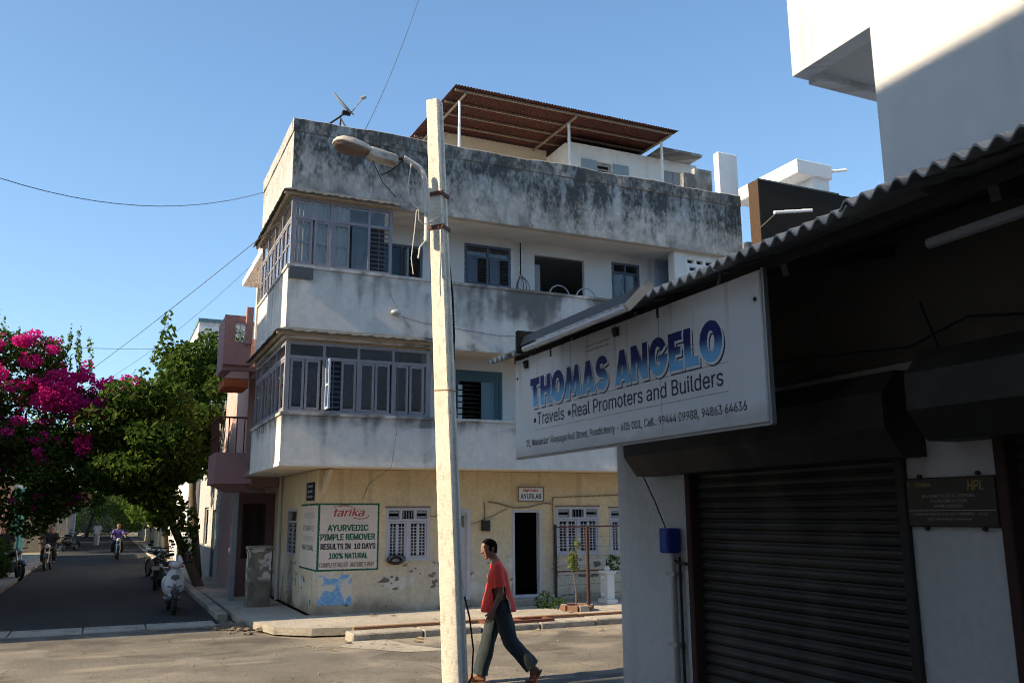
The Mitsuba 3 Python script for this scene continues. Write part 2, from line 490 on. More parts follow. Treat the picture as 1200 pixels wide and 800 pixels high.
# ================================================================= ground and streets
def sheet(poly, z):
    gs = getattr(poly, 'geoms', [poly]); ms = []
    for g in gs:
        v, f = trimesh.creation.triangulate_polygon(g, engine='earcut')
        ms.append(trimesh.Trimesh(np.c_[v, np.full(len(v), z)], f, process=False))
    m = trimesh.util.concatenate(ms)
    if m.face_normals[0][2] < 0: m.invert()
    return m

struct('ground', sheet(sbox(-250, -120, 250, 420), -.03), 'dirt')
side_street = Polygon([(-2.45, -30), (2.1, -30), (2.1, 230), (-2.45, 230)])
cross = Polygon([(-70, 8.6), (70, 8.6), (70, 14.45), (3.9, 14.45), (3.3, 14.8), (2.5, 16.0), (2.1, 17.5), (-2.45, 17.5), (-3.0, 15.6), (-70, 15.6)])
struct('road', sheet(unary_union([sbox(-2.45, -30, 2.1, 18.0), cross]), 0.0), 'asphalt')
struct('side_road', sheet(sbox(-2.45, 18.0, 2.1, 230), 0.0), 'shaded_asphalt')  # darker road colour carries part of the side street shade
# concrete strip of slabs laid across the mouth of the side street
r = random.Random(3)
x = -2.45
strip = uniq('drain_strip'); labels[strip] = {'kind': 'structure'}
while x < 2.2:
    w = min(1.12 + r.uniform(-.15, .15), 2.3 - x)
    if w < .3: break
    dz = r.uniform(.012, .03)
    MB().cbox(x + .012, x + w - .012, 17.55 + r.uniform(-.03, .03), 18.45 + r.uniform(-.04, .04), -.05, dz, .01).put(strip + '__paving_slab', 'concrete')
    x += w
# sidewalk of the corner house: a raised slab with a rusty-brown nose, a covered drain and an outer kerb
sw = Polygon([(2.75, 15.95), (3.3, 15.45), (4.0, 15.3), (16, 15.3), (16, 17.5), (3.6, 17.5), (3.6, 24.0), (2.35, 24.0), (2.4, 17.6)])
pv = uniq('pavement'); labels[pv] = {'kind': 'structure'}
put(pv + '__bed', trimesh.creation.extrude_polygon(sw, .125, engine='earcut'), 'concrete')
x = 3.95
while x < 15.5:
    w = 1.45 + r.uniform(-.1, .1)
    MB().cbox(x + .008, x + w - .008, 15.22, 15.296, .02, .135 + r.uniform(-.006, .006), .012).put(pv + '__nosing_stone', 'rusty_edge')
    x += w
kb = uniq('kerb'); labels[kb] = {'kind': 'structure'}
x = 3.75
while x < 15.5:
    w = 1.15 + r.uniform(-.12, .12)
    MB().cbox(x + .01, x + w - .01, 14.5 + r.uniform(-.015, .015), 14.98 + r.uniform(-.02, .02), -.06, .10 + r.uniform(-.012, .012), .02).put(kb + '__kerb_stone', 'concrete')
    x += w
struct('drain_bed', MB().box(3.9, 15.5, 14.98, 15.22, -.08, .012).mesh(), 'dirt')
struct('road_apron', sheet(Polygon([(3.75, 14.45), (3.4, 14.0), (4.2, 13.0), (4.9, 12.9), (4.5, 13.6), (4.3, 14.45)]), .006), 'concrete')
k = uniq('street_kerb'); labels[k] = {'kind': 'structure'}
for i in range(16):
    y = 18.6 + i * 2.2
    MB().cbox(2.1, 2.32, y + .02, y + 2.18, -.05, .12, .02).put(k + '__kerb_stone', 'concrete')
struct('far_pavement', MB().box(2.35, 4.4, 24.0, 72, -.02, .1).mesh(), 'concrete')
struct('left_pavement', MB().box(-4.7, -2.45, 20, 54, -.02, .1).box(-4.7, -2.45, 60, 110, -.02, .1).mesh(), 'concrete')
# drain frame let into the pavement near the walking man
dg = thing('drain_frame', 'rusty rectangular iron frame set in the pavement edge beside the concrete pole', 'drain cover')
m = MB()
for a in (14.62, 15.0): m.box(6.2, 7.5, a, a + .07, .1, .15)
for a in (6.2, 6.85, 7.43): m.box(a, a + .07, 14.62, 15.07, .1, .148)
m.put(dg + '__frame', 'rusty_iron')
# rubble at the pavement corner
rb = MB()
for i in range(110):
    a = RNG.uniform(0, 1); cx = 2.25 + RNG.normal(0, .16) + .1 * a; cy = 17.1 + RNG.normal(0, .32)
    s = abs(RNG.normal(.02, .02)) + .01
    t = trimesh.creation.icosphere(1, 1.0); t.vertices *= RNG.uniform(.6, 1.3, (len(t.vertices), 1)) * s * np.array([1.3, 1, .7])
    t.apply_translation((cx, cy, s * .35)); rb.add(t)
k = rb.put('rubble', 'dirt'); tag(k, 'broken concrete rubble and dirt at the pavement corner', 'rubble', kind='stuff')
ms = MB()
for i in range(130):
    s = abs(RNG.normal(.003, .005)) + .003
    t = trimesh.creation.icosphere(0, s); t.apply_translation((RNG.uniform(-1.5, 8), RNG.uniform(10.2, 14.3), s * .4)); ms.add(t)
k = ms.put('gravel', 'concrete'); tag(k, 'loose grit and small stones scattered on the sunlit road', 'gravel', kind='stuff')

lt = []
for i in range(150):
    lx_, ly_ = (RNG.uniform(2.5, 11), 14.35 - abs(RNG.normal(0, .35))) if i % 3 else (RNG.uniform(3.2, 12), RNG.uniform(15.5, 17.2))
    s = RNG.uniform(.015, .05) if i % 8 else RNG.uniform(.06, .11)
    a = RNG.uniform(0, 6.3); zz = .012 if i % 3 else .137
    c_, s_ = math.cos(a) * s, math.sin(a) * s
    lt.append(trimesh.Trimesh([(lx_ - c_, ly_ - s_, zz), (lx_ + s_ * .6, ly_ - c_ * .6, zz + s * .25), (lx_ + c_, ly_ + s_, zz + .004), (lx_ - s_ * .6, ly_ + c_ * .6, zz + s * .3)], [(0, 1, 2), (0, 2, 3)], process=False))
tag(put('litter', trimesh.util.concatenate(lt), 'litter_tan'), 'dry leaves and scraps blown against the kerb and onto the pavement', 'litter', kind='stuff')

# ================================================================= the corner house
CH = thing('corner_building', 'weathered three storey corner building with stained balconies and yellow ground floor', 'building')
XL, YF, YG, XR, YE, XG = 2.79, 16.36, 17.38, 13.76, 20.1, 3.75
ZS1, ZR1, ZS2, ZR2, ZP0, ZP1 = 2.9, 3.84, 5.3, 6.67, 8.13, 9.74
W1, W2, W3 = (5.13, 6.05, 1.1, 2.14), (8.99, 10.08, 1.11, 2.15), (10.34, 11.3, 1.1, 2.12)
D1, D2 = (6.3, 6.96, .28, 2.11), (7.93, 8.63, .26, 2.09)
put(CH + '__ground_wall', trimesh.util.concatenate([
    wall_x(XG, XR, .1, ZS1, YG, .22, [W1, W2, W3, D1, D2]),
    wall_y(YG + .22, 24.0, .1, ZS1, XG, .22, [(19.42, 20.55, 1.14, 2.15)])]), 'yellow_plaster')
put(CH + '__step', MB().cbox(7.75, 8.85, 17.05, 17.37, .12, .25, .015).mesh(), 'concrete')
# dark interiors (floors, back walls) that close the rooms
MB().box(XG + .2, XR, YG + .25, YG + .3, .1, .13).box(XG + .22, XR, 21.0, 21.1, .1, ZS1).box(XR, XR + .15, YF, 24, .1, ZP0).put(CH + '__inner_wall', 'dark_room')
# floor slabs, balcony walls
sl = MB()
for z in (ZS1, ZS2):
    sl.box(XL + .12, XR - .002, YF + .12, 24, z + .01, z + .14)
sl.put(CH + '__floor_slab', 'cream_paint')
for z0, z1, nm in ((ZS1, ZR1, 'balcony_wall'), (ZS2, ZR2, 'balcony_wall')):
    m = MB().box(XL, XR, YF, YF + .118, z0, z1).box(XL, XL + .118, YF + .118, YE, z0, z1).box(XL + .118, XL + 1.1, YE - .118, YE, z0, z1)
    m.box(XL - .012, XR, YF - .012, YF, z0, z0 + .07).box(XL - .012, XL, YF, YE, z0, z0 + .07)
    k = m.put(CH + '__' + nm, 'balcony_plaster')
    MB().box(XL - .03, XR + .01, YF - .03, YF + .15, z1 + .001, z1 + .055).box(XL - .03, XL + .15, YF + .15, YE + .02, z1 + .001, z1 + .055).put(k + '__coping', 'balcony_plaster')
# roof slab and parapet
MB().box(XL + .1, XR, YF + .1, 24, ZP0 + .02, ZP0 + .2).put(CH + '__roof_slab', 'recess_plaster')
par = MB().box(XL, XR, YF, YF + .14, ZP0, 9.45).box(XL, XL + .14, YF + .14, YE, ZP0, 9.45).box(XL, 4.5, YE - .1, YE, ZP0, 9.45)
par.box(XL, XR, YF - .03, YF, ZP0, ZP0 + .09).box(XL - .03, XL, YF - .03, YE, ZP0, ZP0 + .09)
# uneven top band, standing a little proud
def band(p0, p1, out, n):
    p0, p1, out = np.asarray(p0, float), np.asarray(p1, float), np.asarray(out, float)
    v, f = [], []
    for i in range(n + 1):
        q = p0 + (p1 - p0) * i / n
        e = .014 * (meshkit.noise(q * 1.7) - .5) + .012 * (meshkit.noise(q * 7.0) - .5)
        dz = .05 * (meshkit.noise(q * .9 + 5) - .5) + .025 * (meshkit.noise(q * 6.0) - .5)
        for (a, z) in ((.022 + e, 9.455), (.024 + e, ZP1 + dz - .02), (.0 + e, ZP1 + dz), (-.15, ZP1 + dz), (-.165, 9.455)):
            v.append((*(q[:2] + out[:2] * a), z))
    for i in range(n):
        for j in range(5):
            a, b = i * 5 + j, i * 5 + (j + 1) % 5
            f += [(a, b, b + 5), (a, b + 5, a + 5)]
    f += [(0, 2, 1), (0, 3, 2), (0, 4, 3)]; o = n * 5; f += [(o, o + 1, o + 2), (o, o + 2, o + 3), (o, o + 3, o + 4)]
    t = trimesh.Trimesh(v, f, process=False); t.fix_normals(); return t
par.add(band((XL - .02, YF, 0), (XR, YF, 0), (0, -1), 160)).add(band((XL, YF + .16, 0), (XL, YE, 0), (-1, 0), 50))
par.put(CH + '__parapet', 'parapet_plaster')
MB().cbox(13.16, 13.75, YF + .005, YF + .2, ZP1 - .25, 10.83, .015).put(CH + '__parapet_pier', 'upper_plaster')
# recessed walls on both upper floors
V1, V2, V3, V4 = (6.8, 7.93, 7.0, 7.95), (8.47, 9.9, 6.4, 7.94), (10.6, 11.38, 7.0, 7.95), (4.75, 5.82, 5.5, 7.75)
put(CH + '__upper_wall', trimesh.util.concatenate([
    wall_x(XG, XR, ZS2 + .14, ZP0 + .02, YG, .2, [V1, V2, V3, (4.9, 5.82, 5.5, 7.72)]), wall_y(YG + .2, 24, ZS2 + .14, ZP0 + .02, XG, .2)]), 'recess_plaster')
put(CH + '__upper_wall', trimesh.util.concatenate([
    wall_x(XG, XR, ZS1 + .14, ZS2 + .01, YG, .2, [(6.62, 7.70, 3.2, 5.07)]), wall_y(YG + .2, 24, ZS1 + .14, ZS2 + .01, XG, .2)]), 'recess_plaster')
MB().box(XG + .2, XR, 20.6, 20.7, ZS2 + .14, ZP0).box(XG + .2, XR, 20.6, 20.7, ZS1 + .14, ZS2).put(CH + '__inner_wall', 'grey_wall')
put(CH + '__rear_wall', MB().box(XL + .5, XR, 24, 24.2, 0, ZP1).mesh(), 'frontage')


def leaf(u0, u1, z0, z1, front, mat, parent, axis='x', bar=.045, depth=.04, mid=None, pane='pane_glass', name='leaf', bars=0):
    """casement leaf: frame of four bars (and a mid rail) with a pane; front = coordinate of its outer face"""
    def B(m, a0, a1, d0, d1, c0, c1):
        (m.box(a0, a1, front + d0, front + d1, c0, c1) if axis == 'x' else m.box(front + d0, front + d1, a0, a1, c0, c1))
    m = MB()
    B(m, u0, u0 + bar, 0, depth, z0, z1); B(m, u1 - bar, u1, 0, depth, z0, z1)
    B(m, u0 + bar, u1 - bar, .001, depth, z0, z0 + bar); B(m, u0 + bar, u1 - bar, .001, depth, z1 - bar, z1)
    if mid: B(m, u0 + bar, u1 - bar, .003, depth - .003, mid - .02, mid + .02)
    for i in range(bars):
        z = z0 + bar + (z1 - z0 - 2 * bar) * (i + .5) / bars
        B(m, u0 + bar, u1 - bar, .01, .025, z - .011, z + .011)
    k = m.put(parent + '__' + name, mat)
    if pane:
        q = MB(); B(q, u0 + bar, u1 - bar, depth * .5, depth * .5 + .004, z0 + bar, z1 - bar)
        v = q.mesh()
        if parent.count('__') < 1: q.put(k + '__pane', pane) if False else put(k + '__pane', v, pane)
        else: put(parent + '__pane', v, pane)
    return k


def pane_x(key, x0, x1, z0, z1, y):
    put(key, trimesh.Trimesh([(x0, y, z0), (x1, y, z0), (x1, y, z1), (x0, y, z1)], [(0, 1, 2), (0, 2, 3)], process=False), 'pane_glass')


def pane_y(key, y0, y1, z0, z1, x):
    put(key, trimesh.Trimesh([(x, y1, z0), (x, y0, z0), (x, y0, z1), (x, y1, z1)], [(0, 1, 2), (0, 2, 3)], process=False), 'pane_glass')


def frame_x(m, x0, x1, z0, z1, y, w=.045, d=.04):
    m.box(x0, x0 + w, y, y + d, z0, z1).box(x1 - w, x1, y, y + d, z0, z1).box(x0 + w, x1 - w, y + .001, y + d, z0, z0 + w).box(x0 + w, x1 - w, y + .001, y + d, z1 - w, z1)


def frame_y(m, y0, y1, z0, z1, x, w=.045, d=.04):
    m.box(x, x + d, y0, y0 + w, z0, z1).box(x, x + d, y1 - w, y1, z0, z1).box(x + .001, x + d, y0 + w, y1 - w, z0, z0 + w).box(x + .001, x + d, y0 + w, y1 - w, z1 - w, z1)


def bay(z0, z1, zt, x1, tops, leaves, side_leaves, side_tops, mat, curt):
    """glazed balcony bay: front from XL to x1, left side from YF to YE"""
    y = YF + .03; xs = XL + .03
    b = uniq(CH + '__window_bay')
    m = MB()
    m.box(xs, xs + .085, y, y + .085, z0, z1)                                  # corner post
    m.box(x1 - .06, x1, y, y + .06, z0, z1)
    m.box(xs + .085, x1 - .06, y + .002, y + .06, z0, z0 + .05).box(xs + .085, x1 - .06, y + .002, y + .06, z1 - .055, z1)
    m.box(xs + .085, x1 - .06, y + .002, y + .06, zt - .03, zt + .03)
    for t in tops[1:-1]: m.box(t - .025, t + .025, y - .004, y + .055, z0 + .05, z1 - .055)
    m.box(xs + .002, xs + .06, y + .085, YE, z0, z0 + .05).box(xs + .002, xs + .06, y + .085, YE, z1 - .055, z1).box(xs + .002, xs + .06, y + .085, YE, zt - .03, zt + .03)
    m.box(xs, xs + .06, YE - .07, YE - .01, z0 + .05, z1 - .055)
    for t in side_tops: m.box(xs - .004, xs + .055, t - .025, t + .025, z0 + .05, z1 - .055)
    m.put(b, mat)
    for a, c in zip(tops[:-1], tops[1:]): pane_x(b + '__pane', a + .027, c - .027, zt + .031, z1 - .057, y + .03)
    for (a, c, kind) in leaves:
        if kind == 'bars':
            q = MB(); n = 9
            for i in range(n): q.box(a, c, y + .02, y + .034, z0 + .07 + (zt - z0 - .15) * (i + .5) / n - .008, z0 + .07 + (zt - z0 - .15) * (i + .5) / n + .008)
            q.box((a + c) / 2 - .008, (a + c) / 2 + .008, y + .034, y + .048, z0 + .05, zt - .03)
            q.put(b + '__grille', 'blue_wood'); continue
        q = MB()
        if kind == 'open':                                                      # leaf swung out, seen nearly edge-on
            h = a; w = .30
            frame_y(q, y - w, y - .005, z0 + .06, zt - .035, h - .02, .045, .035)
            q.box(h - .018, h + .012, y - w + .045, y - .05, (z0 + zt) / 2 - .02, (z0 + zt) / 2 + .02)
            q.put(b + '__open_leaf', 'pale_blue'); pane_y(b + '__pane', y - w + .045, y - .05, z0 + .105, zt - .08, h); continue
        frame_x(q, a, c, z0 + .055, zt - .035, y + .008, .042, .036)
        if kind == 'mid': q.box(a + .042, c - .042, y + .012, y + .038, (z0 + zt) / 2 - .02, (z0 + zt) / 2 + .02)
        q.put(b + '__leaf', 'blue_wood' if kind == 'blue' else mat)
        pane_x(b + '__pane', a + .042, c - .042, z0 + .097, zt - .077, y + .025)
    for (a, c) in side_leaves:
        q = MB(); frame_y(q, a, c, z0 + .055, zt - .035, xs + .008, .04, .036)
        if curt: q.box(xs + .012, xs + .038, a + .04, c - .04, (z0 + zt) / 2 - .02, (z0 + zt) / 2 + .02)
        q.put(b + '__leaf', mat); pane_y(b + '__pane', a + .04, c - .04, z0 + .095, zt - .075, xs + .025)
    for a, c in zip([y + .085] + side_tops, side_tops + [YE - .07]): pane_y(b + '__pane', a + .027, c - .027, zt + .031, z1 - .057, xs + .03)
    return b


b2 = bay(6.73, 8.1, 7.70, 4.84, [2.9, 3.6, 4.36, 4.78], [(2.92, 3.23, 'mid'), (3.27, 3.57, 'mid'), (3.63, 3.97, 'mid'), (4.02, 4.34, 'blue'), (4.39, 4.77, 'bars')],
         [(16.52 + i * .44, 16.94 + i * .44) for i in range(8)], [17.4, 18.3, 19.2], 'lilac_wood', True)
m = MB()
for (a, c) in ((2.93, 3.98),):
    n = 60
    v, f = [], []
    for i in range(n + 1):
        xx = a + (c - a) * i / n; yy = YF + .13 + .008 * math.sin(i * 1.3) + .006 * math.sin(i * .47)
        v += [(xx, yy, 6.74), (xx, yy, 8.05)]
    f = [q for i in range(n) for q in ((2 * i, 2 * i + 2, 2 * i + 3), (2 * i, 2 * i + 3, 2 * i + 1))]
    m.vf(v, f)
m.put(b2 + '__curtain', 'curtain', True)
b1 = bay(3.9, 5.24, 4.94, 5.66, [2.9, 3.55, 4.22, 4.92, 5.6], [(2.92, 3.18, ''), (3.2, 3.48, ''), (3.60, 3.88, 'bars'), (3.60, 3.88, 'open'), (3.89, 4.18, ''), (4.25, 4.54, ''), (4.56, 4.85, ''), (4.94, 5.23, ''), (5.26, 5.56, '')],
         [(16.52 + i * .44, 16.94 + i * .44) for i in range(8)], [17.4, 18.3, 19.2], 'lilac_wood', False)
# inner partitions so that the bays look into dim rooms
MB().box(5.70, 5.74, YF + .15, YG, ZS1 + .14, ZS2).put(CH + '__bay_partition', 'grey_wood')
MB().box(3.0, 5.66, YF + .6, YF + .62, ZR1, ZS2).put(b1 + '__dim_backing', 'dim_navy')  # dark sheet standing in for the dim room behind the glass


MB().box(4.0, 4.78, YF + .4, YF + .42, ZR2, ZP0).put(b2 + '__dim_backing', 'dark_wood')


# tin awnings over the bays
def awning(x1, zt, drop, out, y_end):
    a = uniq(CH + '__tin_awning')
    L = x1 - (XL - out)
    v = []
    m = MB()
    # front strip and left strip, sloping outwards, mitred at the corner
    for (p, q, dirx, diry) in (((XL, YF), (x1, YF), 0, -1), ((XL, YF), (XL, y_end), -1, 0)):
        n = 40
        top, bot = [], []
        for i in range(n + 1):
            t = i / n
            bx, by = p[0] + (q[0] - p[0]) * t, p[1] + (q[1] - p[1]) * t
            wob = .012 * math.sin(i * 2.1) + .008 * math.sin(i * .9 + 1)
            k = 1 if i else 1
            ox, oy = bx + dirx * out, by + diry * out
            if i == 0: ox, oy = XL - out, YF - out
            v0 = (bx, by, zt); v1 = (ox, oy, zt - drop + wob)
            top += [v0, v1]; bot += [(v0[0], v0[1], v0[2] - .014), (v1[0], v1[1], v1[2] - .014)]
        vv = top + bot; o = len(top); f = []
        for i in range(n):
            a0, a1, b0, b1_ = 2 * i, 2 * i + 1, 2 * i + 2, 2 * i + 3
            f += [(a0, a1, b1_), (a0, b1_, b0), (o + a0, o + b1_, o + a1), (o + a0, o + b0, o + b1_), (a1, o + a1, o + b1_), (a1, o + b1_, b1_)]
        m.vf(vv, f)
    m.put(a, 'tin')
    g = MB().box(XL - out + .03, x1 - .02, YF - out * .55, YF - out * .55 + .05, zt - drop * .55 - .10, zt - drop * .55 - .02).box(XL - out * .55, XL - out * .55 + .05, YF - out * .5, y_end - .05, zt - drop * .55 - .10, zt - drop * .55 - .02)
    g.box(XL - .01, x1, YF - .008, YF + .03, zt - drop - .06, zt - .02).box(XL - .008, XL + .03, YF + .03, YE, zt - drop - .06, zt - .02)
    g.put(a + '__batten', 'tin_under')
awning(4.95, 8.27, .11, .17, 20.3)
awning(5.72, 5.50, .10, .2, 20.3)
MB().box(2.80, 3.26, YF - .05, YF - .012, 6.45, 6.68).put(CH + '__cover_plate', 'tin')


# casements of the recessed wall
def casement(hole, y, mat, cols, zt, name='window', blades=0, open_leaf=None):
    x0, x1, z0, z1 = hole
    w = uniq(CH + '__' + name)
    m = MB(); frame_x(m, x0, x1, z0, z1, y - .01, .06, .1)
    if zt: m.box(x0 + .06, x1 - .06, y - .004, y + .08, zt - .025, zt + .025)
    for c in cols: m.box(c - .025, c + .025, y - .006, y + .07, z0 + .06, z1 - .06)
    m.put(w, mat)
    if blades:
        b = MB()
        for i in range(blades): 
            zz = z0 + .07 + ((zt or z1) - z0 - .1) * (i + .5) / blades
            b.box(x0 + .06, x1 - .06, y + .03, y + .045, zz - .009, zz + .009)
        b.put(w + '__grille', 'iron')
    return w
w = casement(V1, YG, 'blue_wood', [7.36], 7.66, blades=9)
for a, c in ((6.86, 7.1), (7.4, 7.64)):
    q = MB(); frame_x(q, a, c, 7.06, 7.63, YG - .03, .03, .03); q.box(a + .03, c - .03, YG - .018, YG - .01, 7.09, 7.6); q.put(w + '__shutter', 'blue_wood')
for a, c in ((6.87, 7.2), (7.22, 7.52), (7.54, 7.86)): pane_x(w + '__pane', a, c, 7.69, 7.88, YG + .02)
w = casement(V2, YG, 'recess_plaster', [], None)
MB().box(8.6, 8.75, YG + .15, YG + .2, 6.4, 7.7).put(w + '__leaf', 'grey_wood')
w = casement(V3, YG, 'blue_wood', [10.98], 7.7, blades=8)
for a, c in ((10.66, 10.95), (11.0, 11.32)): pane_x(w + '__pane', a, c, 7.06, 7.67, YG + .02); put(w + '__dim_backing', MB().box(a, c, YG + .1, YG + .105, 7.05, 7.68).mesh(), 'dim_navy')  # navy sheets behind the panes stand in for a dim interior
k = uniq(CH + '__door')
MB().box(11.82, 12.42, YG - .045, YG - .003, ZS2 + .14, 8.18).put(k, 'pale_blue'); MB().box(11.9, 12.34, YG - .06, YG - .046, 6.9, 8.05).put(k + '__panel', 'pale_blue')
# dark blue double door beside the top bay
k = uniq(CH + '__door')
q = MB(); frame_x(q, 4.9, 5.82, 5.5, 7.72, YG - .02, .06, .1); q.box(5.33, 5.39, YG - .01, YG + .06, 5.56, 7.66); q.put(k, 'blue_wood')
MB().box(4.96, 5.33, YG + .03, YG + .06, 5.56, 7.66).put(k + '__panel', 'teal_wood')
MB().box(5.41, 5.45, YG - .2, YG - .02, 5.56, 7.6).put(k + '__open_leaf', 'slate_shutter')
# column and pierced concrete screen at the right end of the top floor
MB().cbox(11.80, 12.13, YF + .125, YF + .4, ZR2 + .06, ZP0 + .01, .012).put(CH + '__column', 'recess_plaster')
scr = uniq(CH + '__vent_screen')
holes = []
for rI in range(7):
    z0 = 6.80 + rI * .18
    for c in range(5):
        a = 12.2 + c * .27 + (.06 if rI % 2 else 0)
        holes.append((a, a + .19, z0, z0 + .095))
put(scr, wall_x(12.14, XR, ZR2 + .06, ZP0 + .01, YF + .17, .1, holes), 'upper_plaster')
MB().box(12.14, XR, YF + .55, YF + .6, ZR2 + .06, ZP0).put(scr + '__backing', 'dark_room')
# teal shuttered window on the first floor
H1 = (6.62, 7.70, 3.2, 5.07)
w = uniq(CH + '__shuttered_window')
q = MB(); frame_x(q, H1[0], H1[1], H1[2], H1[3], YG - .02, .07, .1); q.box(6.69, 7.63, YG - .01, YG + .05, 4.83, 5.0); q.box(7.4, 7.63, YG + .0, YG + .05, 3.27, 4.83); q.put(w, 'teal_wood')
q = MB(); frame_x(q, 7.14, 7.42, 3.95, 4.8, YG - .17, .04, .03); q.box(7.18, 7.38, YG - .16, YG - .15, 3.99, 4.76); q.put(w + '__open_leaf', 'teal_light')
q = MB()
for i in range(14): q.box(6.7, 7.4, YG + .03, YG + .045, 3.5 + i * .095, 3.52 + i * .095)
q.put(w + '__grille', 'iron')
q = MB()
for i in range(9): q.box(6.64, 6.74, YG - .06, YG - .05, 3.6 + i * .13, 3.7 + i * .13)
q.put(w + '__lace_edge', 'galvanised')
MB().box(7.75, 13.5, YG - .004, YG - .001, ZS1 + .14, ZS2).put(CH + '__dado', 'recess_plaster')
# ---- ground floor openings
def grille_window(hole, parent=CH):
    x0, x1, z0, z1 = hole; w = uniq(parent + '__grille_window')
    y = YG
    zt = z0 + (z1 - z0) * .765
    m = MB(); frame_x(m, x0, x1, z0, z1, y - .012, .05, .12)
    m.box(x0 + .05, x1 - .05, y - .008, y + .09, zt - .025, zt + .025)
    xm = (x0 + x1) / 2
    m.box(xm - .03, xm + .03, y - .006, y + .08, z0 + .05, zt - .025)
    t = (x1 - x0) / 3
    for i in (1, 2): m.box(x0 + t * i - .03, x0 + t * i + .03, y - .006, y + .08, zt + .025, z1 - .05)
    m.put(w, 'lilac_white')
    for (a, c) in ((x0 + .05, xm - .03), (xm + .03, x1 - .05)):
        l = MB(); frame_x(l, a + .004, c - .004, z0 + .055, zt - .03, y + .004, .036, .04)
        cm = (a + c) / 2; l.box(cm - .028, cm + .028, y + .006, y + .04, z0 + .1, zt - .08)
        n = 10
        for i in range(1, n):
            zz = z0 + .105 + (zt - z0 - .185) * i / n
            l.box(a + .05, c - .05, y + .012, y + .03, zz - .009, zz + .009)
        for xx in ((a + cm) / 2 + .005, (c + cm) / 2 - .005): l.box(xx - .008, xx + .008, y + .012, y + .026, z0 + .1, zt - .08)
        l.put(w + '__leaf', 'lilac_white')
    g = MB()
    for i in range(3):
        a = x0 + t * i + .04; c = x0 + t * (i + 1) - .04
        if i == 1:
            for j in range(4): g.box(a + .03 + (c - a - .06) * j / 3 - .008, a + .03 + (c - a - .06) * j / 3 + .008, y + .02, y + .035, zt + .025, z1 - .05)
        else:
            g.box(a, c, y + .02, y + .04, zt + .03, zt + .08).box(a, c, y + .02, y + .04, z1 - .11, z1 - .06)
    g.put(w + '__transom_louvre', 'grey_wood')
    MB().box(x0 - .04, x1 + .04, y - .035, y - .002, z0 - .05, z0 - .003).put(w + '__sill', 'yellow_plaster')
    MB().box(x0 - .02, x1 + .02, y - .02, y - .003, z1 + .003, z1 + .035).put(w + '__lintel', 'ink_brown')
    return w
gw = grille_window(W1); grille_window(W2); grille_window(W3)
# side window of the yellow wall
w = uniq(CH + '__side_window')
q = MB(); frame_y(q, 19.42, 20.55, 1.14, 2.15, XG - .01, .06, .1); q.box(XG, XG + .06, 19.48, 20.49, 1.85, 1.89).box(XG, XG + .06, 19.96, 20.0, 1.2, 1.85); q.put(w, 'lilac_white')
q = MB()
for i in range(7): q.box(XG + .03, XG + .045, 19.48, 20.49, 1.22 + i * .09, 1.24 + i * .09)
q.put(w + '__grille', 'iron')
# white door with a small pane, and the open dark doorway
k = uniq(CH + '__door')
q = MB(); frame_x(q, D1[0], D1[1], D1[2], D1[3], YG - .012, .07, .14); q.put(k, 'lilac_white')
put(k + '__panel', wall_x(D1[0] + .07, D1[1] - .07, D1[2], D1[3] - .07, YG + .05, .04, [(6.66, 6.85, 1.74, 1.98)]), 'lilac_white')
MB().box(6.66, 6.85, YG + .07, YG + .075, 1.74, 1.98).put(k + '__pane', 'pane_glass')
k = uniq(CH + '__doorway')
q = MB(); frame_x(q, D2[0], D2[1], D2[2], D2[3], YG - .01, .055, .16); q.put(k, 'lilac_white')
MB().box(8.2, 8.45, 19.6, 20.1, .13, 1.1).put(k + '__counter', 'grey_wood')
# painted advertisement on the corner (front panel and narrow side panel)
ad = uniq(CH + '__painted_advert')
AX0, AX1, AZ0, AZ1 = 3.757, 4.985, .935, 2.235
MB().box(AX0, AX1, YG - .004, YG - .0005, AZ0, AZ1).box(XG - .004, XG - .0005, YG + .01, 19.0, AZ0, AZ1).put(ad, 'sign_paint')
labels[ad] = {'label': 'painted pimple remover advertisement in green and red lettering with a green border'}
q = MB()
t = .034
q.box(AX0 - .004, AX1, YG - .007, YG - .0042, AZ0, AZ0 + t).box(AX0 - .004, AX1, YG - .007, YG - .0042, AZ1 - t, AZ1).box(AX0 - .008, AX0 + t, YG - .007, YG - .0042, AZ0 + t, AZ1 - t).box(AX1 - t, AX1, YG - .007, YG - .0042, AZ0 + t, AZ1 - t)
q.box(XG - .008, XG - .0042, YG - .006, 19.0, AZ0, AZ0 + t).box(XG - .008, XG - .0042, YG - .006, 19.0, AZ1 - t, AZ1)
q.put(ad + '__border', 'green_paint')
FX = lambda mesh, x, z, y: xform(mesh, (x, y, z), (1, 0, 0), (0, 0, 1), (0, -1, 0))
YT = YG - .0043
def adline(text, x0, x1, z, h, mat, bold=True, shear=0):
    t_ = words(text, x1 - x0 - .01, h, .0022, bold, shear)
    t2 = t_.copy(); t2.apply_translation((.009, .002, .0004))
    put(ad + '__lettering', FX(trimesh.util.concatenate([t_, t2]), x0, z, YT), mat)
adline('tarika', 4.03, 4.66, 1.985, .15, 'red_paint', False, .34)
sw_ = [(4.05 + .42 * i / 14, YG - .006, 2.155 + .035 * math.sin(math.pi * i / 14)) for i in range(15)]
MB().tube(sw_, [.002 + .008 * math.sin(math.pi * i / 14) for i in range(15)], 6).tube([(4.6 + .16 * math.sin(a), YG - .006, 1.985 - .055 * math.cos(a)) for a in np.linspace(-1.2, 1.9, 14)], .008, 6).put(ad + '__lettering', 'red_paint')
adline('AYURVEDIC', 3.94, 4.77, 1.70, .115, 'green_paint')
adline('PIMPLE REMOVER', 3.81, 4.91, 1.525, .115, 'green_paint')
adline('RESULTS IN  10 DAYS', 3.815, 4.92, 1.35, .105, 'ink_black')
